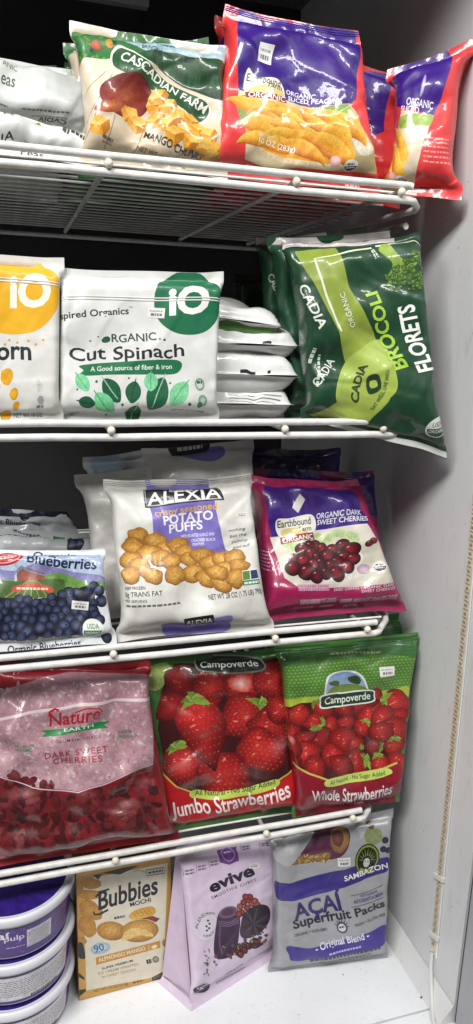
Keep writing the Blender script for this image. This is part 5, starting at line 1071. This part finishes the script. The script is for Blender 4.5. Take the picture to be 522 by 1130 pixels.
A.text('SUPER PREMIUM', (158, 564), (300, 526), 10, '#2a2c30', .03); A.text('ICE CREAM WRAPPED', (140, 588), (328, 542), 12, '#a8956c', .015); A.text('IN SWEET DOUGH', (158, 604), (312, 568), 12, '#a8956c', .015)
A.bars((364, 538), (388, 532), 20, '#3a3a36', 3); A.blob(404, 516, 15, 15, 0, ('#d8d0bf', '#3a3a36'), n=16, part='certification_seal'); A.text('NET WT 7.5 OZ (212g)', (120, 668), (278, 632), 12, '#7c5a24', .02); A.bars((300, 628), (348, 616), 8, '#7c5a24', 4); A.text('6 COUNT', (396, 608), (448, 590), 12, '#b8a88a', .02)
A.line([(360, 105), (442, 92), (446, 118), (362, 132), (360, 105)], 3, '#3a3a3a', 'certification_seal'); A.bars((370, 122), (438, 110), 8, '#3a3a3a', 5, 'certification_seal'); A.line([(300, 112), (330, 104), (360, 116)], 2, '#6a6a6a', 'certification_seal')
A.flush()
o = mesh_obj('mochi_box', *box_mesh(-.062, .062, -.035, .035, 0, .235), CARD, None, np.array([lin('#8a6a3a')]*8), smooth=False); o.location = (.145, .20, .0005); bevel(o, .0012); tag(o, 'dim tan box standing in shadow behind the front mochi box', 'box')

# flat-bottomed lilac smoothie pouch
PINK = '#dac8de'
tl, tr, bl, br = at_y((198, 938), .03), at_y((299, 925), .055), at_z((212, 1098), 0.0), at_z((303, 1048), 0.0)
bl = at_z((212, 1112), .0); br = at_z((303, 1052), .0)
q_ = np.array([bl, br]); bl = bl+np.array([0, .0, .012]); br = br+np.array([0, .0, .010])
A = bag('smoothie_pouch', 'lilac smoothie cubes pouch with printed jar, standing on the floor', 'frozen fruit', None, None, None, None, None, None, None, .014, PINK, 131, MATTE, None, corners=[tl, tr, bl, br], top=.010, lump=.1, back=.3, low=.5)
pz, pbase = A.thing, A.base
dv = _n(np.array([-(br-bl)[1], (br-bl)[0], 0]))*.062
# side gusset (folded inwards), back sheet and flat base flange
def panel(name, a, b, c, d, fold, col, ns=24):
    u, v = np.meshgrid(np.linspace(0, 1, ns), np.linspace(0, 1, ns)); P = (a*(1-u[..., None])+b*u[..., None])*(1-v[..., None])+(d*(1-u[..., None])+c*u[..., None])*v[..., None]
    P = P+np.array(fold)*(np.sin(u*math.pi)*(.25+.75*v))[..., None]+.0008*noise2(ns, ns, 5, 6, np.random.RandomState(3))[..., None]*np.array([1, 1, 0])
    mesh_obj(name, P.reshape(-1, 3), grid_faces(ns, ns), MATTE, pz, np.array([lin(col)]*ns*ns), True, origin=pbase); return P
zb = np.array([0, 0, 1])
panel('side_gusset', bl+dv+np.array([-.012, 0, 0]), bl, tl, tl+dv*.12, (.016, .0, 0), '#cfbcd4')
panel('side_gusset', br, br+dv, tr+dv*.12, tr, (-.012, 0, 0), '#cfbcd4')
panel('back_panel', br+dv, bl+dv, tl+dv*.12, tr+dv*.12, (0, .01, 0), PINK)
f0, f1 = bl-np.array([0, 0, .0115]), br-np.array([0, 0, .0095]); mesh_obj('base_flange', [f0+np.array([-.003, -.006, 0]), f1+np.array([.004, -.006, 0]), br+np.array([0, -.0, 0]), bl+np.array([0, 0, 0]), f0+dv+np.array([-.018, 0, 0]), bl+dv+np.array([-.012, 0, .0])], [(0, 1, 2, 3), (4, 0, 3, 5)], MATTE, pz, np.array([lin(PINK)]*6), False, origin=pbase)
A.area(180, 915, .249)
A.poly([(240, 92), (334, 76), (336, 140), (290, 158), (246, 148)], '#7a4a9c', 'badge'); A.blob(290, 112, 32, 32, 0, ('#7a4a9c', '#7a4a9c', '#c9b4dc'), n=26, part='badge'); A.blob(290, 112, 28, 28, 0, ('#8a5aae', '#7a4a9c'), n=26, part='badge'); A.bars((272, 112), (308, 106), 9, '#d9c8e6', 3, 'badge')
A.text('evive', (212, 282), (408, 198), 52, '#1c1722', .075, part='brand_logo'); A.text('SMOOTHIE CUBES', (216, 310), (414, 228), 13, '#4a4052', .02, space=1.2); A.sticker(402, 160, 44, 22, -.12)
A.blob(194, 432, 53, 58, .1, ('#e6e0ea', '#e2dae6'), n=30, part='round_badge'); A.blob(194, 432, 46, 50, .1, ('#e6e0ea', '#e0d8e6', '#d8cfe0'), n=30, part='round_badge'); A.text('BLENDED', (152, 440), (232, 380), 14, '#33283c', .02, arc=26, part='round_badge'); A.text('ONCE', (180, 478), (228, 464), 13, '#33283c', .02, arc=-8, part='round_badge'); [A.blob(x, y, 7, 5, x, ('#33283c', '#6a5a74'), n=8, wob=.3, part='round_badge') for x, y in ((198, 405), (205, 420), (192, 430), (204, 440), (194, 450))]
A.smooth([(232, 470), (236, 430), (252, 370), (300, 345), (335, 358), (345, 400), (338, 480), (318, 545), (280, 570), (240, 575), (224, 545)], '#4a2a4e', 'jar_picture', col2='#30183a'); A.blob(292, 372, 44, 26, -.3, ('#6a3a58', '#4a2244', '#7c6a86'), n=26, part='jar_picture'); [A.line([(246+k*2, 415+k*10), (300, 420+k*8), (340, 396+k*10)], 4, '#7a6684', 'jar_picture') for k in range(3)]; A.line([(256, 440), (252, 520), (262, 555)], 6, '#6d4c74', 'jar_picture')
for k, (x, y) in enumerate([(345, 345), (360, 325), (378, 315), (395, 330), (385, 300), (368, 300), (405, 318), (352, 372), (375, 350), (415, 335), (340, 380)]): A.blob(x, y, 15, 15, 0, (('#b8604a', '#8c3030', '#5a1a22') if k % 3 else ('#c98a5a', '#a04a34', '#6a2222')), n=16, part='grape_picture', light=(-.4, -.5))
A.smooth([(345, 440), (362, 375), (420, 335), (460, 345), (462, 400), (430, 450), (380, 482), (348, 478)], '#2e2230', 'fig_picture', col2='#463648'); [A.line([(400, 420), (400+56*math.cos(a), 410+60*math.sin(a))], 5, '#5a4a58' if k % 2 else '#1c141e', 'fig_picture') for k, a in enumerate(np.linspace(-2.6, 2.6, 13))]; A.blob(402, 500, 28, 20, -.7, ('#3a2836', '#281a26'), n=14, wob=.12, part='fig_picture')
rr = random.Random(6)
for k in range(46):
    t = rr.random(); x, y = 180+t*270+rr.uniform(-18, 18), 620-t*150+rr.uniform(-28, 22)-(1-t)*20; A.blob(x, y, rr.uniform(5, 11), rr.uniform(4, 7), rr.uniform(-1, 1), (rr.choice(('#7a7a3c', '#5d5a34', '#3c2a34', '#8c3a3c', '#5a2230', '#4c4a50', '#93924e')),)*2, n=10, wob=.15, part='seed_picture')
for k in range(16): A.blob(190+rr.uniform(-16, 20), 520+rr.uniform(0, 120), 5, 2.5, rr.uniform(0, 3), ('#5d5a34', '#6a6840'), n=7, part='seed_picture')
for k in range(6): cherry(A, 330+k*9, 545-k*9+(k % 2)*14, 14, k, 'grape_picture', .1)
A.text('ASANA', (282, 650), (365, 604), 16, '#6a5a74', .02, space=1.25); A.bars((240, 698), (400, 610), 5, '#8a7a94', 16); A.bars((262, 704), (400, 630), 5, '#8a7a94', 14); A.text('NET WT 14.3 OZ', (234, 722), (310, 688), 9, '#5a4a64', .01)
A.blob(172, 704, 37, 27, -.1, ('#221c28', '#221c28'), n=26, part='round_badge'); A.text('2', (160, 718), (180, 714), 24, '#d9d0e0', .04, part='round_badge'); A.bars((148, 694), (196, 684), 5, '#c9c0d2', 6, 'round_badge')
for (x, y) in ((100, 200), (150, 186), (205, 168), (360, 100), (440, 84)): A.line([(x-8, y-30), (x-6, y+2)], 1.5, '#7a6a86', 'lettering'); A.bars((x, y-18), (x+34, y-24), 6, '#7a6a86', 3); A.bars((x, y-6), (x+34, y-12), 6, '#7a6a86', 3)
A.flush()

# silver acai pouch
A = bag('smoothie_pouch', 'silver and purple superfruit pouch standing against the side wall', 'frozen fruit', (300, 920), (430, 893), 300, 424, (.016, -.008), .0, 7, .026, '#a6a7ac', 141, FOILM, None, lump=.16, low=.6, top=.010)
A.area(290, 890, .2874)
A.smooth([(110, 190), (150, 110), (230, 80), (320, 84), (330, 130), (300, 185), (200, 215), (120, 218)], '#4a1f3a', 'bowl_picture', col2='#5d2a48'); A.smooth([(120, 188), (180, 185), (250, 170), (250, 200), (180, 216), (120, 218)], '#8a6a34', 'bowl_picture'); A.blob(292, 125, 38, 46, .3, ('#a5855a', '#7d5c36'), n=20, wob=.08, part='bowl_picture'); A.blob(285, 120, 24, 26, .3, ('#7a4a3a', '#5d3436'), n=18, wob=.1, part='bowl_picture')
rr = random.Random(4); [A.blob(rr.uniform(125, 260), rr.uniform(180, 214), 5, 3, rr.uniform(0, 3), (rr.choice(('#b8924a', '#7c5a2a', '#d0ac66')),)*2, n=7, wob=.2, part='bowl_picture') for _ in range(50)]
A.smooth([(390, 92), (440, 84), (446, 122), (410, 138), (386, 120)], '#7c8a5c', 'leaf_picture'); [A.blob(x, y, 12, 12, 0, ('#4a4a5c', '#33344a', '#22243a'), n=14, part='leaf_picture') for x, y in ((460, 122), (455, 155), (474, 160))]; A.smooth([(400, 60), (420, 55), (425, 80), (405, 84)], '#6a4a3c', 'leaf_picture')
A.smooth([(44, 285), (120, 285), (220, 262), (320, 235), (400, 210), (478, 190), (480, 250), (400, 280), (300, 320), (200, 345), (120, 362), (46, 350)], '#3a2f78', 'printed_band', col2='#443a88'); [A.line([(60, 300+k*9), (180, 298+k*8), (320, 262+k*7)], 2, '#4c3aa0', 'printed_band') for k in range(6)]
A.blob(400, 200, 46, 66, .05, ('#1c2418', '#1c2418'), n=34, part='brand_emblem'); A.blob(400, 200, 42, 61, .05, ('#20291a', '#20291a', '#8aa03c'), n=34, part='brand_emblem'); A.blob(400, 202, 37, 55, .05, ('#1c2418', '#1c2418'), n=34, part='brand_emblem')
for k in range(9): a = -math.pi+k*math.pi/8; A.poly([(400+16*math.cos(a-.1), 200+18*math.sin(a-.1)), (400+36*math.cos(a), 198+52*math.sin(a)), (400+16*math.cos(a+.1), 200+18*math.sin(a+.1))], '#8aa03c', 'brand_emblem')
A.blob(400, 212, 13, 20, 0, ('#d9d9cf', '#c9c9bf'), n=20, part='brand_emblem'); [A.blob(x, 208, 3, 2, 0, ('#1c2418',)*2, n=8, part='brand_emblem') for x in (395, 405)]; [A.poly([(x, 240), (x+18*sg, 232), (x+26*sg, 258), (x, 262)], '#8aa03c', 'brand_emblem') for x, sg in ((404, 1), (396, -1))]
A.text('SAMBAZON', (318, 290), (482, 236), 23, '#eceaf2', .045, .12, part='brand_emblem', outline='#1d1638', ow=.03)
A.text('AÇAÍ', (124, 442), (314, 400), 62, '#3c2c6c', .06); A.text('Superfruit Packs', (122, 476), (474, 394), 30, '#33303e', .05); A.text('WITH GUARANA', (376, 350), (444, 332), 10, '#4a3a80', .02); A.text('ANTIOXIDANTS & OMEGAS', (352, 374), (466, 346), 13, '#4a3a80', .03); A.line([(340, 346), (466, 310)], 2, '#5a5a60', 'lettering'); A.line([(340, 388), (466, 356)], 2, '#5a5a60', 'lettering')
A.text('ORGANIC + NON-GMO', (126, 502), (248, 478), 9, '#4a4a54', .02); A.text('VEGAN + GLUTEN FREE', (350, 456), (474, 428), 9, '#4a4a54', .02); A.blob(302, 462, 20, 20, 0, ('#4a4a54', '#4a4a54'), n=22, part='certification_seal'); A.blob(302, 462, 14, 14, 0, ('#d6d6d6', '#d6d6d6'), n=20, part='certification_seal'); A.bars((292, 466), (312, 460), 7, '#4a4a54', 3, 'certification_seal'); [A.line([(302+20*math.cos(a), 462+20*math.sin(a)), (302+28*math.cos(a), 462+28*math.sin(a))], 2.5, '#4a4a54', 'certification_seal') for a in np.linspace(-2.8, -.3, 7)]
A.smooth([(98, 528), (180, 530), (300, 506), (400, 478), (466, 458), (468, 505), (400, 528), (300, 548), (200, 568), (118, 572), (104, 552)], '#4f4494', 'flavour_band', col2='#483d90'); A.text('- Original Blend -', (200, 542), (402, 494), 22, '#e8e6f2', .035, part='flavour_band'); A.bars((250, 552), (368, 522), 5, '#bdb4e0', 12, 'flavour_band')
A.bars((180, 582), (440, 526), 9, '#4a4a52', 22, seed=2); A.bars((215, 590), (410, 552), 6, '#5a5a60', 18, seed=3); A.bars((170, 614), (436, 566), 6, '#3a3a42', 30, seed=4); A.sticker(311, 207, 50, 34, -.06)
A.smooth([(40, 180), (60, 150), (170, 62), (196, 100), (140, 180), (100, 218), (60, 200)], '#c9cacd', 'silver_fold', col2='#8c8d92', axis=(1, 0)); A.poly([(362, 92), (480, 28), (482, 48), (400, 80), (372, 120)], '#b6b7ba', 'silver_fold')  # silver corners, with the light-to-dark sheen of folds painted into the colour
A.flush()
